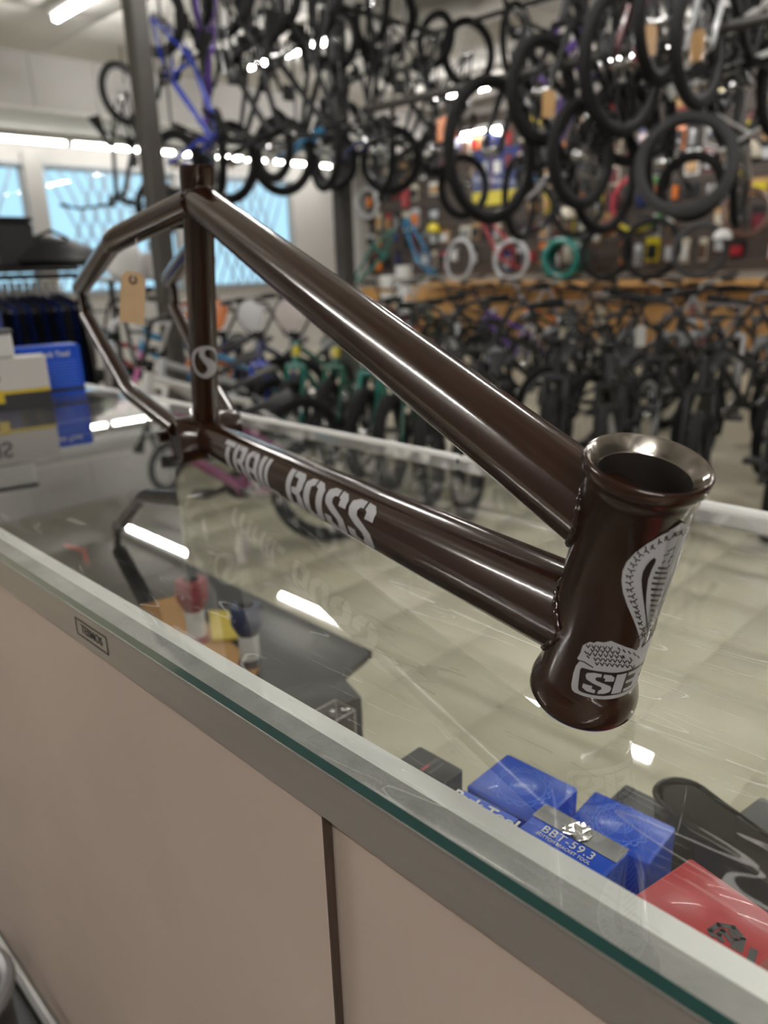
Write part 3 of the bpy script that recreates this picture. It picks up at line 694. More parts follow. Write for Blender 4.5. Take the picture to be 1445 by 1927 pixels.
# rear stays
def smooth(pts, n=6):
    P_ = [Vector(p) for p in pts]; out = []
    Q = [P_[0] * 2 - P_[1]] + P_ + [P_[-1] * 2 - P_[-2]]
    for i in range(1, len(Q) - 2):
        for j in range(n):
            t = j / n; a, b, c, d = Q[i - 1], Q[i], Q[i + 1], Q[i + 2]
            out.append(.5 * ((2 * b) + (c - a) * t + (2 * a - 5 * b + 4 * c - d) * t * t + (3 * b - a - 3 * c + d) * t ** 3))
    return out + [P_[-1]]
def bend(P, r=.022, n=5):       # straight runs with rounded corners
    out = [Vector(P[0])]
    for i in range(1, len(P) - 1):
        a, b, c = Vector(P[i - 1]), Vector(P[i]), Vector(P[i + 1]); u, v = (a - b).normalized(), (c - b).normalized()
        s, e = b + u * r, b + v * r
        for j in range(n + 1):
            t = j / n; out.append(s * (1 - t) ** 2 + b * 2 * t * (1 - t) + e * t * t)
    return out + [Vector(P[-1])]
DW = .0592
s_top = TA + (STt - BBc).normalized() * -.004
ss0 = fp(345, 391, -.010); ss1 = fp(214, 452, -.047); ss2 = fp(152, 541, -DW + .002)
cs0 = fp(334, 806, -.030); cs1 = fp(244, 737, -.048); cs2 = fp(163, 594, -DW + .002)
dr = fp(153, 566, -DW)
for sg in (1, -1):
    mir = lambda p: Vector((p.x, p.y * sg, p.z))
    def grow(a, b, e): return a + (a - b).normalized() * e
    so_ = MB().tube(bend([mir(Vector((ss0.x + .016, ss0.y * .6, ss0.z + .003))), mir(ss1), mir(ss2)], .022), [.0122] * 3 + [.0120] * 2 + [.0108] * 3, 24).build('seat_stay', M['brown'], frame, 60)
    co_ = MB().tube(bend([mir(cs0), mir(cs1), mir(cs2)], .022), [.0104] * 4 + [.0100] * 2 + [.0092] * 2, 24, squash=.85).build('chain_stay', M['brown'], frame, 60)
    # dropout plate: hooded plate with axle slot
    d0 = mir(dr); dx = (mir(ss2) - mir(cs2)).normalized(); nx = Vector((0, 1, 0)); dz = dx.cross(nx).normalized()
    pl = []
    for a, b in ((-.026, -.006), (-.022, .008), (-.010, .0125), (.004, .013), (.018, .010), (.026, .004), (.026, -.005), (.012, -.011), (.005, -.0115), (.005, .0015), (-.004, .0015), (-.004, -.0125), (-.016, -.010)): pl.append((a, b))
    Xd = basis(dx, nx.cross(dx), nx, d0 - nx * .003)
    MB().prism(pl, .006, Xd).build('dropout', M['brown'], frame, 30)
MB().tube([Vector((cs1.x + .045, -.034, cs1.z - .05)), Vector((cs1.x + .045, .034, cs1.z - .05))], .007, 16).build('stay_bridge', M['brown'], frame, 60)
MB().tube([ss0 + Vector((-.030, -.006, -.010)), Vector((ss0.x - .030, -ss0.y + .006, ss0.z - .010))], .0065, 16).build('stay_bridge', M['brown'], frame, 60)

# ---------------- printed decals, laid on the tube skins
def decal(tris2d, mapf, step, parent, name, m, axis=0):
    b_ = bmesh.new()
    for poly in tris2d:
        idx = tessellate_polygon([[Vector((p[0], p[1], 0)) for p in poly]])
        vs = [b_.verts.new((p[0], p[1], 0)) for p in poly]
        for t in idx:
            try: b_.faces.new([vs[i] for i in t])
            except ValueError: pass
    lo = min(v.co[axis] for v in b_.verts); hi = max(v.co[axis] for v in b_.verts)
    k = lo + step; no = Vector((1, 0, 0)) if axis == 0 else Vector((0, 1, 0))
    while k < hi:
        bmesh.ops.bisect_plane(b_, geom=b_.verts[:] + b_.edges[:] + b_.faces[:], plane_co=no * k, plane_no=no); k += step
    bmesh.ops.remove_doubles(b_, verts=b_.verts, dist=1e-7)
    for v in b_.verts: v.co = mapf(v.co.x, v.co.y)
    me = bpy.data.meshes.new(name); b_.to_mesh(me); b_.free(); me.materials.append(m)
    me.polygons.foreach_set('use_smooth', [True] * len(me.polygons)); me.set_sharp_from_angle(angle=PI); me.update()
    return link(name, me, parent)
camL = RFi @ (CAM - FO)
def cylinder_frame(A, ax):
    u = (camL - A); u = (u - ax * u.dot(ax)).normalized(); return u, ax.cross(u)
# head badge: inverse map photo pixels onto the head tube skin -> (angle, height)
uh, vh = cylinder_frame(HB + AX * .06, AX)
def hmap(th, h, off): return HB + AX * h + (uh * math.cos(th) + vh * math.sin(th)) * (Rt + off)
def hinv(x, y):
    r = (RFi @ ray(x, y)).normalized(); w = camL - HB; dp = r - AX * r.dot(AX); wp = w - AX * w.dot(AX)
    a, b, c = dp.dot(dp), 2 * dp.dot(wp), wp.dot(wp) - Rt * Rt; D = b * b - 4 * a * c
    t = (-b - math.sqrt(max(D, 0))) / (2 * a); p = camL + r * t; w = p - HB; h = w.dot(AX); w = w - AX * h
    return (math.atan2(w.dot(vh), w.dot(uh)), h)
FRONT = math.atan2(Vector((1, 0, 0)).dot(vh), Vector((1, 0, 0)).dot(uh))      # the angle that faces straight ahead of the bike
Z4 = lambda pts: [hinv(1080 + x / 3.6356, 950 + y / 3.6356) for x, y in pts]
def mirror(poly): return [(2 * FRONT - a, h) for a, h in poly][::-1]
def clampf(poly): return [(min(a, FRONT + .001) if FRONT > 0 else max(a, FRONT - .001), h) for a, h in poly]
sgnF = 1 if FRONT > 0 else -1
hood_l = Z4([(775, 133), (700, 155), (600, 205), (500, 265), (420, 325), (360, 390), (332, 450), (325, 520), (335, 600), (365, 690), (400, 770), (430, 850), (452, 930), (462, 990)])
hood = hood_l + [(FRONT, hood_l[-1][1] - .001), (FRONT, hood_l[0][1] + .0025)]
coil_l = Z4([(45, 1010), (52, 985), (62, 960), (85, 948), (110, 936), (135, 944), (160, 934), (205, 941), (255, 930), (300, 950), (340, 966), (400, 985), (440, 1000)])
plate_top = Z4([(0, 1110), (20, 1060), (45, 1010)])
coil = [coil_l[0]] + coil_l[1:] + [(FRONT, coil_l[-1][1])] ; 
pl_l = Z4([(15, 1095), (-4, 1150), (-18, 1230), (-15, 1260), (0, 1280), (60, 1305), (130, 1322), (200, 1330), (280, 1322)])
ztop = Z4([(20, 1050), (25, 1095)]); hb_bot = pl_l[-1][1]
plate = [Z4([(48, 1005)])[0], Z4([(25, 1060)])[0]] + pl_l + [(FRONT, hb_bot - .0004)] + [(FRONT, coil_l[-1][1])]
coilpoly = coil_l + [(FRONT, coil_l[-1][1] - .0005)]
plate_full = plate[:-1] + [(FRONT, coil_l[-1][1] - .004)] + coil_l[::-1][0:0]
SIL = []
body = [coil_l[0]] + Z4([(22, 1050), (40, 1065), (18, 1095)]) + pl_l + [(FRONT, hb_bot)] + [(FRONT, coil_l[-1][1])] + coil_l[::-1][:-1]
SIL += [hood, body, mirror(hood), mirror(body)]
badge = decal(SIL, lambda a, h: hmap(a, h, .00012), .05, ho, 'head_badge', M['silver_print'])
DK = []
def stroke(pts, wd):
    out = []
    for i in range(len(pts) - 1):
        (x0, y0), (x1, y1) = pts[i], pts[i + 1]; L = math.hypot(x1 - x0, y1 - y0) or 1; nx, ny = -(y1 - y0) / L * wd / 2, (x1 - x0) / L * wd / 2
        ex, ey = (x1 - x0) / L * wd * .3, (y1 - y0) / L * wd * .3
        out.append([(x0 - ex + nx, y0 - ey + ny), (x0 - ex - nx, y0 - ey - ny), (x1 + ex - nx, y1 + ey - ny), (x1 + ex + nx, y1 + ey + ny)])
    return out
def dk(pts, both=True):
    q = Z4(pts); DK.append(q)
    if both: DK.append(mirror(q))
def dks(pts, wd, both=True):
    for q in stroke(pts, wd): dk(q, both)
# dark gap between hood and belly
dk([(548, 358), (520, 380), (495, 410), (470, 455), (460, 510), (464, 570), (472, 640), (482, 720), (492, 800), (503, 890), (510, 905), (507, 860), (498, 780), (490, 690), (493, 610), (505, 510), (530, 440), (552, 398), (560, 372)])
# belly ribs
for y, xa_, xb_ in ((430, 572, 636), (462, 552, 634), (497, 540, 628), (535, 530, 618), (575, 525, 606), (615, 522, 595), (650, 520, 585), (685, 520, 576), (720, 522, 568), (755, 522, 560), (790, 522, 553), (825, 522, 547), (858, 521, 540), (888, 519, 534)):
    w_ = 17 if y < 640 else 14
    dk([(xa_, y - w_ / 2 + 2), (xa_ + 6, y - w_ / 2), (xb_, y - w_ / 2 + 3), (xb_ + 1, y + w_ / 2 + 2), (xb_ - 6, y + w_ / 2 + 2), (xa_, y + w_ / 2)], False)
for y, xa_, xb_ in ((300, 640, 668), (330, 615, 650), (345, 655, 672), (375, 640, 652), (380, 600, 622), (410, 640, 650), (285, 672, 686)): dks([(xa_, y + 16), (xb_, y)], 8, False)
# belly border lines at right
dks([(662, 470), (625, 560), (598, 650), (577, 740), (560, 830)], 4, False)
# scale marks on the hood band
random.seed(3)
cl_ = [(735, 190), (690, 200), (640, 225), (590, 245), (545, 285), (500, 305), (455, 330), (430, 365), (408, 400), (392, 440), (380, 480), (378, 525), (382, 570), (392, 615), (405, 650), (418, 690), (430, 725), (440, 760), (450, 800), (462, 840), (472, 880), (480, 920)]
for i, (x, y) in enumerate(cl_):
    s = 25 if 4 < i < 15 else 15
    x2, y2 = cl_[min(i + 1, len(cl_) - 1)]; dx_, dy_ = (x2 - x), (y2 - y); L = math.hypot(dx_, dy_) or 1; dx_, dy_ = dx_ / L, dy_ / L
    dks([(x - dy_ * s, y + dx_ * s), (x + dx_ * 10, y + dy_ * 10), (x + dy_ * s, y - dx_ * s)], 9)
    dks([(x + dx_ * 12, y + dy_ * 12), (x + dx_ * 26 + dy_ * 8, y + dy_ * 26 - dx_ * 8)], 9)
    if i % 2 == 0: dks([(x - dy_ * s * .8, y + dx_ * s * .8), (x - dy_ * s * .7 + dx_ * 20, y + dx_ * s * .7 + dy_ * 20)], 7)
# scales on the coil
for r_, (y, x0_, x1_, n_) in enumerate(((975, 100, 250, 5), (1000, 130, 300, 6), (1028, 110, 330, 7), (1058, 150, 380, 8), (1088, 160, 400, 8))):
    for j in range(n_):
        x = x0_ + (x1_ - x0_) * j / (n_ - 1); yy = y + (x - 200) * .09
        dks([(x - 14, yy - 9), (x - 2, yy + 10), (x + 11, yy - 9)], 8, False)
for x, y in ((300, 975), (335, 990), (370, 1000), (405, 1012), (430, 1030), (330, 1030), (380, 1045), (75, 1000), (90, 1030)): dks([(x, y), (x + 14, y + 16)], 9, False)
dks([(30, 1062), (70, 1072), (110, 1098), (130, 1110)], 7, False)
# dark field of the plate, then silver letters
field_l = Z4([(40, 1150), (34, 1200), (28, 1250), (34, 1268), (60, 1282), (120, 1298), (190, 1306), (260, 1300)])
field = [Z4([(58, 1112)])[0], Z4([(44, 1122)])[0]] + field_l + [(FRONT, field_l[-1][1])] + [(FRONT, Z4([(300, 1140)])[0][1])] + Z4([(300, 1145), (200, 1140), (120, 1128)])
DK += [field, mirror(field)]
decal(DK, lambda a, h: hmap(a, h, .00022), .06, badge, 'dark_print', M['brown_flat'])
LT = []
SG = [(.52, 0), (.25, 0), (.03, .1), (0, .25), (.06, .4), (.3, .52), (.62, .64), (.66, .75), (.56, .84), (.56, 1), (.8, .98), (.97, .88), (1, .72), (.94, .58), (.7, .47), (.38, .35), (.34, .25), (.4, .17), (.52, .16)]
SG2 = [(.6, 0), (.85, .02), (1, .14), (1, .34), (.68, .34), (.68, .2), (.6, .17)]; SG3 = [(0, .66), (.32, .66), (.32, .8), (.46, .84), (.46, 1), (.18, .98), (0, .86)]
BG = [(.37, 0), (.85, 0), (1, .12), (1, .38), (.86, .5), (1, .62), (1, .88), (.85, 1), (.37, 1), (.37, .84), (.66, .82), (.66, .60), (.37, .57), (.37, .43), (.66, .40), (.66, .18), (.37, .16)]
STEM = [(0, 0), (.3, 0), (.3, 1), (0, 1)]
sA, sB = Z4([(62, 1225)])[0][0], Z4([(262, 1225)])[0][0]; bA, bB = Z4([(272, 1225)])[0][0], 2 * FRONT - Z4([(272, 1225)])[0][0] + .02
hT, hBm = Z4([(200, 1157)])[0][1], Z4([(200, 1292)])[0][1]
def glyph(polys, a0, a1): return [[(a0 + (a1 - a0) * x, hT + (hBm - hT) * y) for x, y in p] for p in polys]
SGb = [[(x, y) for x, y in p] for p in (SG, SG2, SG3)]
decal(glyph(SGb, sA, sB) + glyph([STEM, BG], bA, bB), lambda a, h: hmap(a, h, .00032), .05, badge, 'badge_lettering', M['silver_print'])
# down tube lettering (stencil capitals)
DAX = (DB - DA).normalized(); DL = (DB - DA).length
ud, vd = cylinder_frame(DA + DAX * .27, DAX)
def dinv(x, y, q0=DA, ax=DAX, R=.0188, uu=None, vv=None):
    uu = uu or ud; vv = vv or vd
    r = (RFi @ ray(x, y)).normalized(); p = cyl_hit(camL, r, q0, ax, R); w = p - q0; h = w.dot(ax); w -= ax * h
    return math.atan2(w.dot(vv), w.dot(uu)), h
RDT = lambda h: .0173 + (.0212 - .0173) * (h - .018) / (DL - .018)
tt_, _ = dinv(594, 901); t2_, _ = dinv(600, 945)
sgn = 1 if t2_ > tt_ else -1
HLet = 1.6
def dmap(x, y, off=.00016): return DA + DAX * x + (ud * math.cos(tt_ + sgn * y) + vd * math.sin(tt_ + sgn * y)) * (RDT(x) + off)
TG = [[(0, 0), (1, 0), (1, .17), (0, .17)], [(.32, .2), (.68, .2), (.68, 1), (.32, 1)]]
RG = [STEM, [(.37, 0), (.85, 0), (1, .12), (1, .38), (.86, .5), (1, .62), (1, 1), (.68, 1), (.68, .62), (.37, .57), (.37, .43), (.66, .40), (.66, .18), (.37, .16)]]
AG = [[(.47, 0), (.2, .02), (0, .18), (0, 1), (.3, 1), (.3, .65), (.47, .65), (.47, .5), (.3, .5), (.3, .22), (.47, .17)], [(.53, 0), (.8, .02), (1, .18), (1, 1), (.7, 1), (.7, .65), (.53, .65), (.53, .5), (.7, .5), (.7, .22), (.53, .17)][::-1]]
OG = [[(.46, 0), (.2, .02), (0, .16), (0, .84), (.2, .98), (.46, 1), (.46, .84), (.32, .8), (.32, .2), (.46, .16)], [(.54, 0), (.8, .02), (1, .16), (1, .84), (.8, .98), (.54, 1), (.54, .84), (.68, .8), (.68, .2), (.54, .16)][::-1]]
LG = [STEM, [(.37, .83), (1, .83), (1, 1), (.37, 1)]]
IG = [[(0, 0), (1, 0), (1, 1), (0, 1)]]
LTR = []
for G_, a_, b__ in ((TG, .1115, .140), (RG, .1435, .1735), (AG, .1775, .2065), (IG, .2105, .2200), (LG, .2240, .2500), (SGb and [STEM, BG], .272, .3030), (OG, .3065, .3385), (SGb, .3425, .3745), (SGb, .3785, .4125)):
    for p in G_: LTR.append([(a_ + (b__ - a_) * x, HLet * y) for x, y in p])
decal(LTR, dmap, .07, dto, 'lettering', M['silver_print'], 1)
# seat tube emblem: an oval ring with an S-shaped swoosh
us, vs_ = cylinder_frame(BBc + STax * .1, STax)
c0 = dinv(387, 682, BBc, STax, .0138, us, vs_); cT = dinv(388, 651, BBc, STax, .0138, us, vs_); 
cR = dinv(409, 684, BBc, STax, .0138, us, vs_); sx_ = 1 if cR[0] > c0[0] else -1
hh_ = abs(cT[1] - c0[1]); ww_ = 1.10
def smap(x, y): th = c0[0] + sx_ * (x * ww_ + .02); h = c0[1] + y * hh_; return BBc + STax * h + (us * math.cos(th) + vs_ * math.sin(th)) * (.0138 + .00016)
EM = []
n = 40
for i in range(n):
    a0_, a1_ = 2 * PI * i / n, 2 * PI * (i + 1) / n
    EM.append([(math.cos(a0_), math.sin(a0_)), (math.cos(a1_), math.sin(a1_)), (.80 * math.cos(a1_), .80 * math.sin(a1_)), (.80 * math.cos(a0_), .80 * math.sin(a0_))])
EM.append([(-.30, .82), (-.44, .60), (-.40, .36), (-.20, .06), (.02, -.20), (.10, -.40), (.02, -.60), (-.20, -.74), (-.36, -.80), (0, -.90), (.35, -.82), (.62, -.60), (.74, -.36), (.66, -.10), (.36, .12), (.02, .34), (-.08, .56), (.0, .74), (.12, .86), (-.1, .88)])
decal(EM, smap, .08, sto, 'emblem', M['silver_print'])

# ================================================================== BICYCLES
def wheel_meshes(R, tr):
    X = Matrix.Rotation(PI / 2, 4, 'X')
    ty = MB().torus(R - tr, tr, 36, 8, X).mesh('wheel', M['rubber'])
    r1 = R - 2 * tr
    rim = MB().lathe([(r1 - .012, -.012), (r1 + .004, -.016), (r1 + .004, .016), (r1 - .012, .012)], 36, X, True).mesh('rim', M['black'])
    hub = MB().lathe([(.006, -.06), (.006, -.05), (.030, -.036), (.030, -.030), (.016, -.028), (.016, .028), (.030, .030), (.030, .036), (.006, .05), (.006, .06)], 14, X).mesh('hub', M['chrome'])
    sp = MB()
    for i in range(24):
        a = 2 * PI * i / 24; s = 1 if i % 2 else -1; a2 = a + (.5 if (i // 2) % 2 else -.5)
        sp.tube([(.028 * math.cos(a2), s * .032, .028 * math.sin(a2)), ((r1 - .008) * math.cos(a), 0, (r1 - .008) * math.sin(a))], .0013, 3, False)
    return ty, rim, hub, sp.mesh('spokes', M['spoke'])
def bike_kit(R, wb, k, bar_rise, tr):
    """mesh kit of one bicycle: origin on the floor under the bottom bracket, x forward, z up"""
    rx = -.375 * wb / .96 ; fx = wb + rx
    bbz = R + .035; HTl = Vector((fx - .135 * k, 0, R + .345 * k)); HTu = HTl + Vector((-.035, 0, .115)) * k
    ST = Vector((-.085 * k, 0, bbz + .24 * k)); BB = Vector((0, 0, bbz)); AXr = Vector((rx, 0, R)); AXf = Vector((fx, 0, R))
    kit = {}
    f = MB(); f.tube([BB, ST], .0155 * k, 10); f.tube([ST + (BB - ST) * .08, HTu + (HTl - HTu) * .2], .0185 * k, 10); f.tube([BB, HTl + (HTu - HTl) * .2], .021 * k, 10); f.tube([HTl, HTu], .024 * k, 12)
    for s in (-1, 1):
        f.tube([BB + Vector((0, .03 * s, 0)), (BB + AXr) / 2 + Vector((0, .05 * s, 0)), AXr + Vector((0, .062 * s, 0))], .0105 * k, 7)
        f.tube([ST + Vector((0, .012 * s, -.03 * k)), (ST + AXr) / 2 + Vector((0, .05 * s, 0)), AXr + Vector((0, .062 * s, 0))], .0095 * k, 7)
    f.tube([BB + Vector((0, -.036, 0)), BB + Vector((0, .036, 0))], .025 * k, 12)
    kit['frame'] = f.mesh('frame', M['p_black'])
    hd = (HTu - HTl).normalized(); cr = HTl - hd * .03 * k
    g = MB(); g.tube([HTl, cr - hd * .005], .02 * k, 10); g.tube([cr + Vector((0, -.058, 0)), cr + Vector((0, .058, 0))], .019 * k, 8)
    for s in (-1, 1): g.tube([cr + Vector((0, .055 * s, 0)), AXf + Vector((-.012, .058 * s, .05)), AXf + Vector((0, .060 * s, -.012))], [.0165 * k, .012 * k, .010 * k], 8)
    kit['fork'] = g.mesh('fork', M['p_black'])
    sc = HTu + hd * .035 * k; cl = sc + Vector((.052 * k, 0, .012 * k))
    kit['stem'] = MB().tube([HTu, sc + hd * .018], .019 * k, 10).tube([sc, cl], .02 * k, 8).tube([cl + Vector((0, -.028, 0)), cl + Vector((0, .028, 0))], .021 * k, 10).mesh('stem', M['black_gloss'])
    hb = MB(); top = cl + Vector((-.02, 0, bar_rise)); gr = []
    path = []
    for s in (-1, 1):
        p = [cl + Vector((0, 0, 0)), cl + Vector((0, .05 * s, 0)), top + Vector((.0, .17 * s, -.01)), top + Vector((-.01, .22 * s, 0)), top + Vector((-.055, .37 * s, .012))]
        hb.tube(p, .0112, 7); gr.append((top + Vector((-.034, .295 * s, .008)), p[-1] + Vector((-.003, .012 * s, .001))))
    if bar_rise > .12:
        q = .72; a = cl + Vector((0, .05, 0)); b = top + Vector((0, .17, -.01)); c = a + (b - a) * q; hb.tube([c, Vector((c.x, -c.y, c.z))], .0085, 6)
    kit['handlebar'] = hb.mesh('handlebar', M['p_black'])
    kit['grip'] = [MB().tube([a, b], .0165, 8).mesh('grip', M['rubber']) for a, b in gr]
    sd = (ST - BB).normalized(); sp = ST + sd * .07 * k
    kit['seat_post'] = MB().tube([ST - sd * .02, sp], .0127 * k, 8).mesh('seat_post', M['black_gloss'])
    mb = MB(); n = 9; c0 = sp + Vector((0, 0, .012))
    for i in range(n):
        t = i / (n - 1); x = .13 - .25 * t; wd = .018 + .055 * max(0, (t - .35) / .65) ** 1.3 + .006; z = .02 * t ** 2 + .06 * t - .015
        mb.v += [(c0.x + x * k, c0.y + wd * k * y, c0.z + z * k + dz) for y, dz in ((-1, -.014), (-.8, .006), (0, .014), (.8, .006), (1, -.014), (0, -.020))]
    for i in range(n - 1): mb.f += [(i * 6 + j, i * 6 + (j + 1) % 6, i * 6 + 6 + (j + 1) % 6, i * 6 + 6 + j) for j in range(6)]
    mb.f += [(5, 4, 3, 2, 1, 0), tuple(range((n - 1) * 6, n * 6))]; mb.mi = [0] * len(mb.f)
    kit['saddle'] = mb.mesh('saddle', M['black'])
    X = Matrix.Rotation(PI / 2, 4, 'X'); T_ = Matrix.Translation
    cr_ = MB(); ca = .165 * k; an = .35
    dv = Vector((math.cos(an), 0, -math.sin(an))) * ca
    cr_.tube([BB + Vector((0, -.075, 0)), BB + Vector((0, .075, 0))], .012, 8); cr_.tube([BB + Vector((0, -.07, 0)), BB + dv + Vector((0, -.078, 0))], [.015, .011], 6); cr_.tube([BB + Vector((0, .07, 0)), BB - dv + Vector((0, .078, 0))], [.015, .011], 6)
    kit['crank'] = cr_.mesh('crank', M['black_gloss'])
    ch = MB(); ch.lathe([(.030, -.002), (.062 * k, -.002), (.066 * k, 0), (.062 * k, .002), (.030, .002)], 22, T_(BB + Vector((0, -.045, 0))) @ X, True)
    kit['chainring'] = ch.mesh('chainring', M['steel'])
    c = MB(); rr = .027; a, b = AXr + Vector((0, -.045, 0)), BB + Vector((0, -.045, 0)); R2 = .064 * k
    pts = [a + Vector((-rr * math.sin(t), 0, rr * math.cos(t))) for t in [PI * i / 5 for i in range(6)]] + [b + Vector((R2 * math.sin(t), 0, -R2 * math.cos(t))) for t in [PI * i / 6 for i in range(7)]]
    c.tube(pts, .0045, 4, closed=True); kit['chain'] = c.mesh('chain', M['spoke'])
    kit['pedal'] = []
    for e in (BB + dv + Vector((0, -.135, 0)), BB - dv + Vector((0, .135, 0))):
        kit['pedal'].append(MB().bbox(e, (.095, .085, .018), .006).tube([e, e + Vector((0, .055 if e.y < 0 else -.055, 0))], .006, 6).mesh('pedal', M['black']))
    kit['wheels'] = (wheel_meshes(R, tr), [AXr, AXf]); kit['steer'] = (HTu, hd); kit['front'] = AXf; kit['R'] = R; kit['wb'] = wb; kit['top'] = top
    return kit
_dq = Vector((.45, 0, .32)) ; 
PANEL = MB().tube([Vector((.13, 0, .29 + .40 * .13 / .45 + .02)), Vector((.33, 0, .29 + .40 * .33 / .45 + .02))], .0245, 10).mesh('frame_panel', M['p_yellow'])
BAND = MB().tube([Vector((.442, 0, .63)), Vector((.425, 0, .69))], .026, 10).mesh('head_band', M['p_yellow'])
KITS = {'fat': bike_kit(.258, .96, 1.0, .20, .036), '20': bike_kit(.255, .96, 1.0, .20, .027), '29': bike_kit(.37, 1.10, 1.25, .16, .028), '16': bike_kit(.20, .78, .82, .14, .024), '24': bike_kit(.31, 1.04, 1.12, .16, .026)}
def setm(o, m):
    o.material_slots[0].link = 'OBJECT'; o.material_slots[0].material = m
def bike(kit, Mx, label, group, fc='black', kc=None, bc=None, tc=None, rc=None, name='bmx_bike', gc=None, plate=None, turn=0.0):
    K = KITS[kit]
    t = bpy.data.objects.new(name, None); COL.objects.link(t); t.matrix_world = Mx; t.empty_display_size = .05
    tag(t, label, 'bicycle', group)
    setm(link('frame', K['frame'], t), M['p_' + fc]); setm(link('fork', K['fork'], t), M['p_' + (kc or fc)])
    st = link('stem', K['stem'], t); h = link('handlebar', K['handlebar'], t)
    if turn:     # bars turned in line to pack the bikes closer
        p_, a_ = K['steer']; Rm = Matrix.Translation(p_) @ Matrix.Rotation(turn, 4, a_) @ Matrix.Translation(-p_); st.matrix_basis = Rm; h.matrix_basis = Rm
    setm(h, M['p_' + (bc or 'black')])
    for g in K['grip']:
        o = link('grip', g, h)
        if gc: setm(o, M['p_' + gc])
    link('seat_post', K['seat_post'], t); link('saddle', K['saddle'], t)
    c = link('crank', K['crank'], t); link('chainring', K['chainring'], c); link('chain', K['chain'], t)
    for p in K['pedal']: link('pedal', p, c)
    (ty, rim, hub, sp), pos = K['wheels']
    for p in pos:
        o = link('wheel', ty, t, p)
        if tc: setm(o, M[tc])
        r = link('rim', rim, o); link('hub', hub, o); link('spokes', sp, o)
        if rc: setm(r, M['p_' + rc])
    if plate:
        q = K['top'] + Vector((.055, 0, -.08)); X = basis((0, 1, 0), (-.25, 0, .97), (.97, 0, .25), q)
        MB().prism([(.1 * math.cos(a) * (1 if math.sin(a) > 0 else .8), .1 * math.sin(a)) for a in [2 * PI * i / 14 for i in range(14)]], .004, X).build('number_plate', M['p_' + plate], t)
    return t
def pose(kit, front, fx, fz):
    fx, fz = Vector(fx).normalized(), Vector(fz); fz = (fz - fx * fz.dot(fx)).normalized(); y = fz.cross(fx)
    R = Matrix(((fx.x, y.x, fz.x), (fx.y, y.y, fz.y), (fx.z, y.z, fz.z)))
    return Matrix.Translation(Vector(front) - R @ KITS[kit]['front']) @ R.to_4x4()
def standing(kit, x, y, yaw, lean=0.0):
    d = Vector((math.cos(yaw), math.sin(yaw), 0)); n = Vector((-d.y, d.x, 0)); up = (Vector((0, 0, 1)) + n * lean).normalized()
    return pose(kit, Vector((x, y, 0)) + up * KITS[kit]['R'], d, up)
def hanging_rail(a, b, r, label, hooks):
    t = thing('hanging_rail', label, 'rail', a, group='bike hanging rails'); v = Vector(b) - Vector(a)
    MB().tube([(0, 0, 0), v], r, 10).build('pipe', M['steel'], t)
    for k in range(3):
        p = v * (.1 + .4 * k); MB().tube([p, (p.x, p.y, ZC - .012 - a[2])], .008, 8).build('drop_rod', M['steel'], t)
    return t
tags_n = 0
# --- cross row between the columns, hung nose down
cols = [('blue', 'blue', 345), ('purple', 'plum', 392), ('black', None, 446), ('charcoal', 'black', 498), ('black', 'sky blue', 548), ('black', 'silver', 594), ('charcoal', 'navy', 648), ('black', 'silver', 704), ('black', 'charcoal', 752), ('black', 'silver', 802)]
YR = 4.45
for k, (fc, kc, px) in enumerate(cols):
    kit = '20' if k % 3 else '16'
    z = at(px, 296, 1, YR).z + random.uniform(-.05, .05); x = at(px, 296, 1, YR).x
    sgn_ = 1 if k % 2 else -1
    Mx = pose(kit, (x, YR - .1 * sgn_, z), (random.uniform(-.05, .05), random.uniform(-.04, .04), -1), (random.uniform(-.35, .35) + .25, sgn_, 0))
    bike(kit, Mx, '%s bmx bike hung nose down, %s from left between the columns' % ({'plum': 'purple'}.get(fc, fc), ORD[k]), 'bikes hung between the columns', 'purple' if fc == 'purple' else fc, kc)
xa_, xb_ = at(300, 250, 1, YR).x, at(830, 250, 1, YR).x
hanging_rail((xa_, YR, 2.86), (xb_, YR, 2.86), .02, 'dark pipe rail at the ceiling carrying the bikes between the columns', 9)
hanging_rail((xa_, YR + .28, 1.98), (xb_, YR + .28, 1.98), .018, 'lower dark pipe rail behind the bikes between the columns', 9)
# --- long rail parallel to the counter, bikes hung nose down
XR = 3.6
rr_ = [(925, 285, '29', 'black', None, 'big wheeled black bike', .05), (1020, 172, '20', 'charcoal', 'black', 'charcoal bmx bike', .1), (1094, 292, '20', 'black', 'black', 'black bmx bike', -.1), (1172, 120, '24', 'black', 'maroon', 'black cruiser bike', .12), (1240, 40, '20', 'charcoal', 'black', 'charcoal bmx bike', -.1), (1316, 84, '20', 'black', 'silver', 'black bmx bike', 0)]
for k, (px, py, kit, fc, kc, nm, tw) in enumerate(rr_):
    q = at(px, py, 0, XR); KT = KITS[kit]
    down = q.z + KT['wb'] + KT['R'] < ZC - .06 and kit == '20'
    Mx = pose(kit, q, (0, random.uniform(-.05, .05), -1), (1, tw, 0)) if down else pose(kit, q, (-1, tw, random.uniform(-.05, .05)), (0, random.uniform(-.05, .05), 1))
    o = bike(kit, Mx, '%s hung %s, %s from the column along the aisle rail' % (nm, 'nose down' if down else 'upright', ORD[k]), 'bikes hung along the counter aisle', fc, kc, turn=1.4 if k % 2 else -1.4)
    if not down:
        for lx in (-.08, .42):
            a = Mx @ Vector((lx, 0, KT['R'] + .26)); c = MB().tube([a, (a.x, a.y, ZC - .012)], .004, 5).build('hanging_cord', M['black'], o); c.matrix_parent_inverse = Mx.inverted()
a_, b__ = at(750, 190, 0, XR), at(1445, 20, 0, XR)
zr_ = 2.08
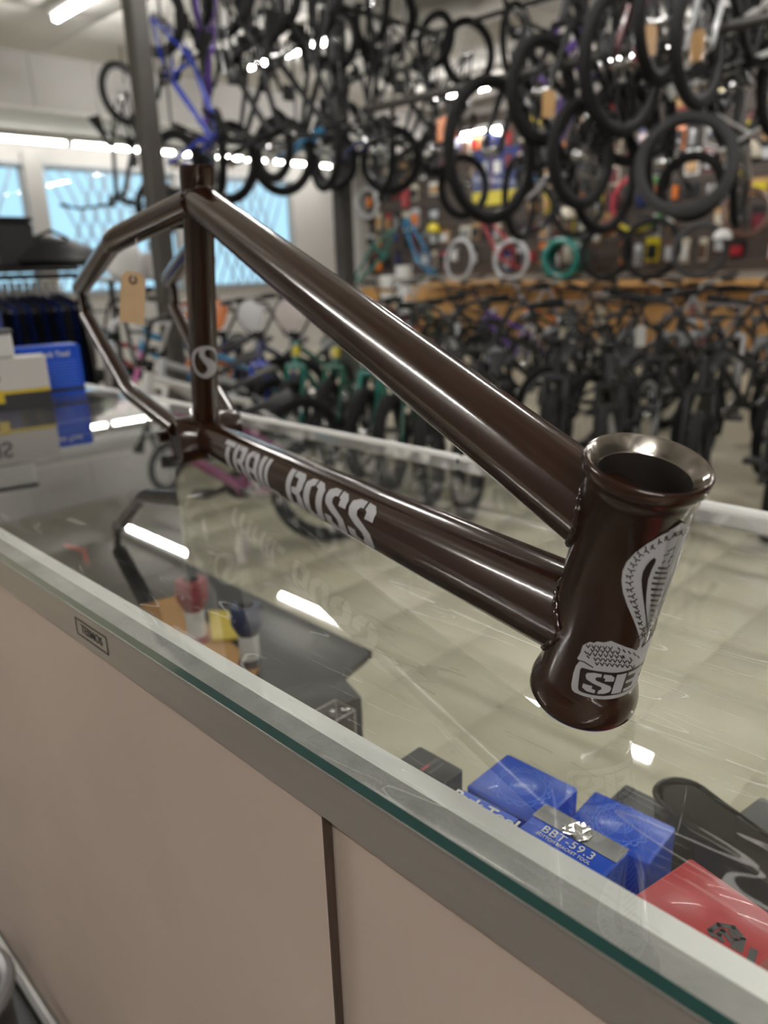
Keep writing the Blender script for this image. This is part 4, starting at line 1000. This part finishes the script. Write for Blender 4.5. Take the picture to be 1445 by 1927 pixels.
hanging_rail((XR + .1, a_.y + .4, zr_), (XR + .1, .2, zr_), .024, 'long dark pipe rail above the right hand floor bikes', 8)
hanging_rail((XR + .02, a_.y + .4, 2.90), (XR + .02, .2, 2.90), .02, 'dark pipe rail at the ceiling over the counter aisle', 8)
# --- second rail parallel to the counter
XR2 = 5.3
for k in range(7):
    y = 4.3 - .56 * k; kit = ('20', '24', '20')[k % 3]
    z = random.uniform(1.62, 1.85); s_ = 1 if k % 2 else -1
    z = min(z, 2.96 - KITS[kit]['wb'] - KITS[kit]['R'])
    bike(kit, pose(kit, (XR2, y, z), (0, random.uniform(-.06, .06), -1), (s_, random.uniform(-.3, .3), 0)), '%s bike hung nose down, %s from the windows along the middle rail' % (['black', 'charcoal', 'purple', 'black', 'black', 'silver', 'black', 'charcoal', 'black'][k], ORD[k]), 'bikes hung along the middle rail', ['black', 'charcoal', 'purple', 'black', 'black', 'silver', 'black', 'charcoal', 'black'][k], ['black', 'silver', 'purple'][k % 3], turn=1.35 if k % 2 else -1.35)
hanging_rail((XR2, 5.7, 2.92), (XR2, .4, 2.92), .02, 'dark pipe rail at the ceiling above the middle of the shop', 8)
# --- lone bike hung in front of the windows
qa, qb = at(240, 205, 1, 6.8), at(296, 395, 1, 6.8)
dv = (qb - qa).normalized()
_o = bike('20', pose('20', qb, dv, (-1, -.25, 0)), 'black bmx bike hung alone in front of the lattice windows beside the column', 'bikes hung in front of the windows', 'black', 'black')
_c = MB().tube([qa + Vector((0, 0, .20)), (qa.x, qa.y, ZC - .012)], .006, 5).build('hanging_cord', M['black'], _o); _c.matrix_parent_inverse = _o.matrix_world.copy().inverted()
# --- floor bikes: row with teal and green frames behind the counter
rowA = [(348, 705, 'orange', 'orange', 'orange'), (414, 708, 'navy', 'orange', 'orange'), (482, 711, 'navy', 'blue', 'grey'), (546, 714, 'teal', 'teal', 'brown'), (610, 717, 'green', 'green', 'tan'), (676, 730, 'green', 'teal', 'brown'), (738, 744, 'green', 'green', None), (812, 760, 'black', 'black', None), (884, 776, 'charcoal', 'charcoal', None)]
for k, (px, py, fc, kc, pl_) in enumerate(rowA):
    q = at(px, py, 2, .51); yaw = math.atan2(-.47, -.88) + random.uniform(-.05, .05)
    t = bike('fat', standing('fat', q.x, q.y, yaw, random.uniform(-.05, .05)), '%s framed bmx bike, %s from the left beyond the counter edge' % (fc, ORD[k]), 'floor bikes beyond the counter', fc, kc, None, None, None, 'bmx_bike', None, pl_)
    if k in (3, 4, 6):      # bright yellow down tube panel and head tube band
        o = link('frame_panel', PANEL, t) if k == 6 else None; o2 = link('head_band', BAND, t)
# --- floor bikes: two long rows facing the counter
for k in range(10):
    y = 3.15 - .36 * k
    bike('20', standing('20', 4.15 + .12 * (k % 2), y, PI + random.uniform(-.22, .12), random.uniform(-.08, .08)), '%s bmx bike on the floor, %s from the far end of the front row' % (['black', 'charcoal', 'black', 'black', 'charcoal', 'black', 'grey', 'black', 'black', 'charcoal'][k], ORD[k]), 'front row of floor bikes', ['black', 'charcoal', 'black', 'black', 'charcoal', 'black', 'grey', 'black', 'black', 'charcoal'][k], ['grey', 'black', 'black', 'charcoal', 'black'][k % 5], ['black', 'grey', 'black'][k % 3], None, ['black', 'silver'][k % 2])
for k in range(6):
    fc = ['black', 'charcoal', 'black', 'black', 'charcoal', 'black'][k]
    bike('20', standing('20', 3.3 - .05 * (k % 2), 2.1 - .37 * k, PI + .35 + random.uniform(-.12, .12), random.uniform(-.08, .08)), '%s bmx bike nearest the counter, %s from the far end' % (fc, ORD[k]), 'floor bikes nearest the counter', fc, ['charcoal', 'black', 'black'][k % 3], 'black', None, ['black', 'silver'][k % 2])
for k in range(13):
    y = 6.4 - .47 * k
    fc = ['black', 'red', 'charcoal', 'black', 'purple', 'black', 'charcoal', 'brown', 'black', 'black', 'grey', 'black', 'charcoal'][k]
    bike('20', standing('20', 5.75 + .1 * (k % 2), y, PI + random.uniform(-.2, .2), random.uniform(-.08, .08)), '%s bmx bike on the floor, %s in the middle row counting from the windows' % (fc, ORD[k]), 'middle row of floor bikes', fc, ['silver', 'black', 'grey'][k % 3], ['black', 'black', 'silver'][k % 3], None, ['silver', 'black', 'black'][k % 3])
for k in range(6):
    y = 6.9 - .95 * k
    fc = ['teal', 'black', 'orange', 'black', 'maroon', 'black'][k]
    bike('20', standing('20', 7.1, y, PI + random.uniform(-.15, .15), random.uniform(-.06, .06)), '%s bmx bike under the wall shelf, %s counting from the windows' % (fc, ORD[k]), 'floor bikes under the shelf', fc, ['black', 'silver', 'black'][k % 3])
# --- bikes at the left, between counter and windows
for k, (px, py, Yd, fc, kc, yaw, kit) in enumerate([(130, 640, 2.9, 'pink', 'silver', 2.6, '20'), (205, 660, 3.3, 'white', 'pink', 3.0, '20'), (262, 690, 3.7, 'silver', 'white', 3.3, '20'), (205, 560, 4.4, 'sky blue', 'pink', 2.7, '24'), (300, 640, 4.9, 'silver', 'black', 3.4, '20'), (150, 560, 5.4, 'red', 'white', 3.1, '20')]):
    q = at(px, py, 1, Yd)
    bike(kit, standing(kit, q.x, Yd, yaw, random.uniform(-.06, .06)), '%s framed bike on the floor, %s in the group left of the seat tube' % (fc, ORD[k]), 'bikes left of the seat tube', fc, kc, ['silver', 'black'][k % 2])

# ================================================================== TYRES AND STOCK ON THE RIGHT WALL
XS = 8.12
ys0, ys1 = at(780, 540, 0, XS).y, .2
zs = at(1060, 529, 0, XS).z
sh = thing('wall_shelf', 'long plywood shelf along the accessory wall under the tyres', 'shelf', (XS + .22, 3.6, zs))
MB().box2((-.22, -4.2, -.055), (.24, 3.9, 0)).build('board', M['plywood'], sh)
for k in range(6): MB().prism([(-.16, 0), (.24, 0), (.24, -.2)], .03, Matrix.Translation((0, -3.6 + 1.35 * k, -.055)) @ Matrix.Rotation(PI / 2, 4, 'X')).build('bracket', M['plywood'], sh)
pn = struct('trim_5', MB().box2((XW - .02, -.8, .05), (XW - .001, YW - .05, zs - .06)), M['wall_dark'])
pb = MB().bbox((0, 0, 0), (.018, 1.21, zs - .18), .003).mesh('panel', M['plywood'])
for k in range(8): link('panel', pb, pn, (XW - .03, -.1 + 1.22 * k, (zs - .06) / 2 + .03))
def cord(o, top, z1=None):
    z1 = z1 or ZC - .012; mw = o.matrix_world.copy(); c = MB().tube([top, (top[0], top[1], z1)], .004, 5).build('cord', M['black'], o); c.matrix_parent_inverse = mw.inverted()
def tyre(px, py, X, d, m, label, group='tyres on the shelf', tr=None, nrm=(-1, -.35, .1), rest=None, off=0, name='bicycle_tyre'):
    q = at(px, py, 0, X); dep = (q - CAM).dot(Vector(MR[2])); R = d / 2 * dep / F_PX
    tr = tr or .028; n = Vector(nrm).normalized(); x = n.cross(Vector((0, 0, 1))).normalized(); y = n.cross(x)
    q = q + n * off
    if rest is not None: q.z = rest + R * math.sqrt(max(0.0, 1 - n.z * n.z)) + .004 + abs(n.z) * tr
    mb = MB(); c = R - tr
    prof = [(c - tr * .78, -tr * .55), (c - tr * .3, -tr * .95), (c + tr * .5, -tr * .9), (c + tr, -tr * .45), (c + tr, tr * .45), (c + tr * .5, tr * .9), (c - tr * .3, tr * .95), (c - tr * .78, tr * .55), (c - tr * .5, tr * .5), (c + tr * .2, tr * .6), (c + tr * .6, 0), (c + tr * .2, -tr * .6), (c - tr * .5, -tr * .5)]
    mb.lathe(prof, 40, None, True)
    me = mb.mesh('tyre', m); o = link(name, me); o.matrix_world = basis(x, y, n, q); 
    if group == 'tyres hung from the rails': bpy.context.view_layer.update(); cord(o, (q.x, q.y, q.z + R - .01))
    return tag(o, label, 'tyre', group)
for k in range(4): tyre(1062 + 0, 468, XS + .1, 78, M['p_teal'], 'teal bicycle tyre, %s of the teal stack on the shelf' % (['frontmost', 'second', 'third', 'rearmost'][k]), 'teal tyre stack', .042, (-1, -.12, 0), zs, -.07 * k + .09)
tyre(864, 490, XS + .05, 78, M['p_silver'], 'pale silver tyre standing on the shelf, left of a matching one', rest=zs - .0, tr=.024, nrm=(-1, .15, .1))
tyre(962, 490, XS + .05, 76, M['p_silver'], 'pale silver tyre standing on the shelf near the teal stack', rest=zs, tr=.024, nrm=(-1, -.1, .1))
for k, (px, d, nm) in enumerate([(1140, 100, 'right of the teal stack'), (1225, 112, 'second right of the teal stack'), (1318, 104, 'third right of the teal stack')]): tyre(px, 460, XS + .1, d, M['rubber' if k < 2 else 'rubber_grey'], 'black bicycle tyre on the shelf, %s' % nm, rest=zs, tr=.036, nrm=(-1, -.25, .08))
tyre(1405, 400, XS + .1, 90, M['p_brown'], 'brown bicycle tyre hanging on the wall at the right edge', 'tyres hung on the wall', .03)
tyre(1200, 382, XS + .15, 104, M['tri_tyre'], 'red yellow and green bicycle tyre hanging on the wall', 'tyres hung on the wall', .024, (-1, -.2, 0))
tyre(1000, 392, XS + .1, 92, M['rubber'], 'black bicycle tyre on the wall left of the cream helmet', 'tyres hung on the wall', .03)
tyre(1085, 395, XS + .15, 96, M['rubber'], 'black bicycle tyre on the wall above the teal stack', 'tyres hung on the wall', .03)
tyre(692, 382, 8.53, 58, M['p_silver'], 'grey ring tyre hanging beside the middle column', 'tyres hung on the wall', .034, (-1, -.03, 0))
tyre(1013, 300, 8.52, 80, M['p_sky blue'], 'blue walled tyre hanging behind the big wheeled bike', 'tyres hung on the wall', .02, (-1, -.03, 0))
tyre(1290, 310, 3.75, 186, M['rubber_grey'], 'large dark grey tyre hanging face on at the right', 'tyres hung from the rails', .03, (-.93, -.36, .1))
tyre(1300, 352, 3.95, 124, M['rubber'], 'smaller black tyre hanging behind the large dark grey one', 'tyres hung from the rails', .026, (-.9, -.3, 0))
tyre(1030, 300, 3.9, 196, M['rubber'], 'black tyre hung edge wise between the big wheeled bike and the next', 'tyres hung from the rails', .026, (-.25, -.95, 0)) if False else None
tyre(1175, 235, 4.2, 150, M['rubber'], 'black tyre leaning on the rail above the three colour tyre', 'tyres hung from the rails', .03, (-.5, -.8, .2))
# packages hung on the slatwall
cards = []
for wdt, hgt in ((.14, .20), (.11, .26), (.19, .17), (.16, .26), (.09, .24)):
    c = MB().bbox((0, 0, -hgt / 2), (.004, wdt, hgt), .001).mesh('header_card', M['white_card']); u = MB().bbox((-.018, 0, -hgt * .58), (.032, wdt * .7, hgt * .6), .006).mesh('product', M['black']); cards.append((c, u))
pc = ['white', 'yellow', 'cream', 'black', 'white', 'navy', 'silver', 'tan', 'brown', 'black', 'maroon', 'cream', 'charcoal', 'silver', 'brown', 'tan', 'black', 'charcoal', 'red', 'orange', 'black', 'grey']
random.seed(11)
rows = ['lowest', 'second lowest', 'third lowest', 'third highest', 'second highest', 'highest']
for r_ in range(6):
    cnt = 0
    for c in range(44):
        y = 8.75 - .182 * c + random.uniform(-.02, .02); z = 1.33 + .29 * r_ + random.uniform(-.05, .04)
        if random.random() < .14 or (r_ in (2, 3) and 6.0 < y < 7.4): continue
        cm, um = random.choice(cards); a, b = random.choice(pc), random.choice(pc)
        o = link('packet', cm, None, (XW - .034, y, z)); setm(o, M['p_' + a])
        u = link('product', um, o); setm(u, M['p_' + b])
        tag(o, '%s hang card with %s item, %s from the corner in the %s wall row' % (a, b, ORD[cnt] if cnt < 30 else ('thirty-%s' % ORD[cnt - 30] if cnt < 39 else 'last-but-%d' % (44 - cnt)), rows[r_]), 'packet', '%s row of wall packets' % rows[r_]); cnt += 1
# poster
q = at(932, 335, 0, XW - .06)
t = thing('wall_poster', 'blue poster with a yellow lower edge seen through the big wheel', 'poster', q)
MB().bbox((0, 0, .10), (.012, .75, .50), .003).build('sheet', M['p_navy'], t); MB().bbox((-.004, 0, -.235), (.012, .75, .17), .003).build('yellow_band', M['p_yellow'], t); MB().box((-.008, .05, .1), (.003, .02, .48)).build('red_stripe', M['p_maroon'], t)
# goods on the shelf and wall: helmets, hung frames, white cartons
def helmet(px, py, X, s, m, label):
    q = at(px, py, 0, X); t = thing('helmet', label, 'helmet', q, rotz(random.uniform(-1, 1)), 'helmets')
    MB().lathe([(s, -s * .5), (s * 1.04, -s * .2), (s * .98, s * .2), (s * .75, s * .6), (s * .4, s * .85), (0.0001, s * .92)], 20, Matrix.Diagonal((1.15, .9, 1, 1))).build('shell', m, t)
    MB().lathe([(s * 1.05, -s * .5), (s * 1.08, -s * .42), (s * 1.05, -s * .34)], 20, Matrix.Diagonal((1.15, .9, 1, 1))).build('edge_trim', M['black'], t)
    if X < 7.5: MB().tube([(0, 0, s * .9), (0, 0, ZC - .012 - q.z)], .004, 5).build('cord', M['black'], t)
helmet(815, 432, 8.45, .10, M['p_yellow'], 'yellow helmet hanging over the wall frames'); helmet(1068, 405, XS, .11, M['p_cream'], 'cream helmet just above the teal tyres'); helmet(1405, 290, XS - .5, .13, M['p_cream'], 'cream helmet high at the right edge'); helmet(1360, 445, XS, .08, M['p_white'], 'small white helmet left of the brown tyre'); helmet(1128, 358, XS, .08, M['p_tan'], 'tan helmet above the second black tyre'); helmet(1170, 205, 5.9, .12, M['p_red'], 'red helmet hanging under the long rail') 
for k, (px, py, X, fc, rx, lab) in enumerate([(704, 500, 7.7, 'teal', 1.25, 'teal bare frame hung upright beside the middle column'), (775, 462, 8.49, 'sky blue', -.5, 'sky blue bare frame hung slanting on the wall'), (925, 455, 8.49, 'red', -.35, 'red bare frame hung over the silver tyres'), (1400, 120, 4.2, 'white', .9, 'white bare frame hung high at the right edge'), (1105, 50, 4.4, 'purple', 1.4, 'purple bare frame hung above the long rail')]):
    q = at(px, py, 0, X); o = link('hung_frameset', KITS['20']['frame']); setm(o, M['p_' + fc]); tag(o, lab, 'bike frame', 'bare frames on show')
    ax = Matrix.Rotation(rx, 4, 'Y'); o.matrix_world = Matrix.Translation(q) @ Matrix.Rotation(PI / 2 + (.2 if X < 8 else 0), 4, 'Z') @ ax @ Matrix.Translation((-.17, 0, -.42))
    bpy.context.view_layer.update()
    if X < 8: cord(o, (q.x, q.y, q.z))
for k, (px, py) in enumerate([(760, 512), (760, 545), (760, 578), (731, 530), (731, 562)]):
    q = at(px, py, 0, 6.4); t = thing('carton', 'white carton, %s in the stack right of the middle column' % ORD[k], 'box', q, rotz(.3), 'white cartons by the column')
    MB().bbox((0, 0, 0), (.14, .14, .135), .004).build('box', M['white'], t); MB().box((0, 0, .0685), (.03, .138, .001)).build('tape', M['grey_card'], t)
cs = thing('display_stand', 'dark display stand under the white cartons by the middle column', 'stand', (at(748, 600, 0, 6.4).x + .05, at(748, 600, 0, 6.4).y, 0), rotz(.3))
zt_ = at(760, 578, 0, 6.4).z - .07
MB().bbox((0, 0, zt_ - .015), (.42, .5, .03), .004).build('top', M['steel'], cs)
for sx in (-1, 1):
    for sy in (-1, 1): MB().box((sx * .19, sy * .23, (zt_ - .03) / 2), (.03, .03, zt_ - .03)).build('leg', M['steel'], cs)
for k, (px, py, X, m, lab) in enumerate([(1385, 205, 4.5, 'p_white', 'white bare handlebar hung at the right edge under the white frame'), (1352, 320, 4.6, 'p_silver', 'silver bare handlebar hung below the white one at the right')]):
    q = at(px, py, 0, X); o = link('spare_handlebar', KITS['20']['handlebar']); setm(o, M[m]); tag(o, lab, 'handlebar', 'bare handlebars on show')
    o.matrix_world = Matrix.Translation(q) @ Matrix.Rotation(.7 + k, 4, 'Z') @ Matrix.Rotation(.5 - k, 4, 'X') @ Matrix.Translation(-KITS['20']['top']); bpy.context.view_layer.update(); cord(o, (q.x, q.y, q.z))
# orange sale tag on the rail and small price tags on bikes
def price_tag(px, py, X, w_, h_, m, label, ax=0, group='price tags', up=None):
    q = at(px, py, ax, X); t = thing('price_tag', label, 'tag', q, rotz(math.atan2(CAM.y - q.y, CAM.x - q.x) + random.uniform(-.4, .4)), group)
    MB().prism([(-w_ / 2, -h_ / 2), (w_ / 2, -h_ / 2), (w_ / 2, h_ * .36), (w_ * .25, h_ / 2), (-w_ * .25, h_ / 2), (-w_ / 2, h_ * .36)], .0012, basis((0, 1, 0), (0, 0, 1), (1, 0, 0))).build('card', m, t)
    MB().tube([(0, 0, h_ * .42), (0, .012, h_ * .75), (0, 0, up - q.z if up else h_ * .95)], .0012, 4).build('string', M['white'], t)
price_tag(841, 242, XR + .1, .12, .13, M['p_orange'], 'orange square tag hanging from the rail beside the big wheel', up=2.07)
for k, (px, py, X, m, nm) in enumerate([(1205, 632, 4.25, 'p_white', 'under the shelf front'), (1128, 595, 4.35, 'p_cream', 'left of the white one on the front row'), (1130, 655, 4.3, 'p_cream', 'low on the front row'), (1222, 75, 3.5, 'p_tan', 'high up near the white frame'), (1312, 85, 3.5, 'p_tan', 'inside the high wheel'), (1032, 195, 3.5, 'p_tan', 'inside the charcoal bike wheel'), (1062, 620, 4.4, 'p_cream', 'above the head tube to the left')]):
    price_tag(px, py, X, .06, .12, M[m], '%s price tag hanging %s' % ({'p_white': 'white', 'p_cream': 'cream', 'p_tan': 'tan', 'p_orange': 'orange'}[m], nm))
# manila swing tag
_l = fp(256, 432, -.036); _w = FO + RF @ _l; _dp = (_w - CAM).dot(Vector(MR[2])); q = CAM + ray(250, 560) * (_dp + .012); dep = (q - CAM).dot(Vector(MR[2])); s = dep / F_PX
r_ = Vector(MR[0]); zv = Vector((0, 0, 1)); r_ = (Vector((r_.x, r_.y, 0))).normalized()
t = thing('swing_tag', 'manila swing tag with a reinforced hole tied to the brown frame', 'tag', q, Matrix((((r_.x), -r_.y, 0), (r_.y, r_.x, 0), (0, 0, 1))) @ Matrix.Rotation(.16, 3, 'Y'))
wv, hv = 46 * s, 94 * s
MB().prism([(-wv / 2, -hv / 2), (wv / 2, -hv / 2), (wv / 2, hv * .36), (wv * .28, hv / 2), (-wv * .28, hv / 2), (-wv / 2, hv * .36)], .0012, basis((1, 0, 0), (0, 0, 1), (0, -1, 0))).build('card', M['manila'], t)
MB().torus(wv * .13, wv * .06, 20, 6, Matrix.Translation((0, -.0012, hv * .34)) @ Matrix.Rotation(PI / 2, 4, 'X'), .3).build('hole_ring', M['tag_ring'], t)
_t = t.matrix_basis.inverted() @ _w
MB().tube([(0, -.002, hv * .34), _t * .5 + Vector((.002, -.001, hv * .17)), _t], .0006, 5).build('string', M['white'], t)
# clothes rail with dark garments at the left, caps and a bag on top
YC = 2.75
qa, qb = at(-40, 524, 1, YC), at(118, 530, 1, YC)
rk = thing('clothes_rack', 'black clothes rack at the left edge carrying dark garments', 'clothes rack', (qb.x, YC, 0))
Lr = qb.x - qa.x + .12
MB().tube([(-Lr, 0, 0), (-Lr, 0, qa.z), (.05, 0, qa.z), (.05, 0, 0)], .013, 8).build('rail', M['black'], rk)
for x in (-Lr, .05): MB().tube([(x, -.25, .02), (x, .25, .02)], .014, 8).build('foot', M['black'], rk)
MB().bbox((-Lr / 2, .0, qa.z + .022), (Lr, .3, .014), .003).build('top_shelf', M['black'], rk)
hm = MB().tube([(0, 0, 0), (0, 0, -.03), (0, -.17, -.09), (0, .17, -.09), (0, 0, -.03)], .010, 5).mesh('hanger', M['white'])
for k in range(12):
    x = qa.x - .02 + (qb.x - qa.x) * k / 11.5
    mb = MB(); n = 8
    for i, (z, wd, th) in enumerate(((-.04, .05, .012), (-.075, .20, .014), (-.30, .215, .02), (-.55, .225, .022), (-.70, .23, .02))):
        mb.v += [(th * math.cos(a) + random.uniform(-.004, .004), wd * math.sin(a), z) for a in [2 * PI * j / n for j in range(n)]]
    for i in range(4): mb.f += [(i * n + j, i * n + (j + 1) % n, (i + 1) * n + (j + 1) % n, (i + 1) * n + j) for j in range(n)]
    mb.f += [tuple(range(n - 1, -1, -1)), tuple(range(4 * n, 5 * n))]; mb.mi = [0] * len(mb.f)
    c = ['navy', 'black', 'navy', 'charcoal', 'navy', 'black'][k % 6]
    o = mb.build('jacket', M['p_' + c], None, 70); o.location = (x, YC, qa.z - .016); tag(o, '%s jacket, %s from the left on the clothes rack' % (c, ORD[k]), 'jacket', 'jackets on the rack'); link('hanger', hm, o)
for k, (px, wd, c, lab) in enumerate([(18, .10, 'charcoal', 'dark grey cap box on the clothes rack at the left edge'), (88, .19, 'black', 'black soft bag lying on the clothes rack')]):
    q = at(px, 480, 1, YC); t = thing('soft_bag' if k else 'cap_box', lab, 'bag' if k else 'box', (q.x, YC, qa.z + .030))
    if k: MB().lathe([(wd * .9, 0), (wd, .02), (wd * .85, .06), (wd * .4, .095), (.001, .10)], 24, Matrix.Diagonal((1, .6, 1, 1))).build('body', M['p_' + c], t); MB().tube([(-.06, -.05, .09), (0, -.06, .115), (.06, -.05, .09)], .006, 6).build('handle', M['black'], t)
    else: MB().bbox((0, 0, .07), (.12, .16, .14), .008).build('body', M['p_' + c], t); MB().bbox((0, 0, .148), (.125, .165, .014), .003).build('lid', M['black'], t)
# pale goods near the windows
q = at(262, 475, 1, 5.6)
t = thing('goods_table', 'grey table with pale goods below the windows', 'table', (q.x, 5.6, 0))
zt_ = at(262, 520, 1, 5.6).z
MB().bbox((0, 0, zt_ - .015), (.8, .5, .03), .004).build('top', M['mull'], t)
for sx in (-1, 1):
    for sy in (-1, 1): MB().box((sx * .37, sy * .22, (zt_ - .03) / 2), (.03, .03, zt_ - .03)).build('leg', M['steel'], t)
for k, (dx_, wd, hg, m, lab) in enumerate([(-.12, .15, .27, 'white', 'white plastic bag on the grey table by the windows'), (.10, .14, .17, 'white_card', 'pale carton right of the white bag on the grey table'), (.25, .11, .13, 'grey_card', 'dark grey carton at the end of the grey table')]):
    o = thing('goods_bag' if k == 0 else 'carton', lab, 'bag' if k == 0 else 'box', (q.x + dx_, 5.6, zt_), rotz(.3 * k))
    if k == 0:
        MB().lathe([(wd * .8, 0), (wd, .03), (wd * .95, hg * .6), (wd * .6, hg * .85), (wd * .4, hg)], 14, Matrix.Diagonal((1, .7, 1, 1))).build('body', M[m], o); MB().tube([(-.04, 0, hg - .01), (0, 0, hg + .05), (.04, 0, hg - .01)], .008, 6).build('handle', M[m], o)
    else: MB().bbox((0, 0, hg / 2), (wd, wd, hg), .004).build('box', M[m], o); MB().box((0, 0, hg + .0005), (.03, wd * .96, .001)).build('tape', M['cardboard'], o)
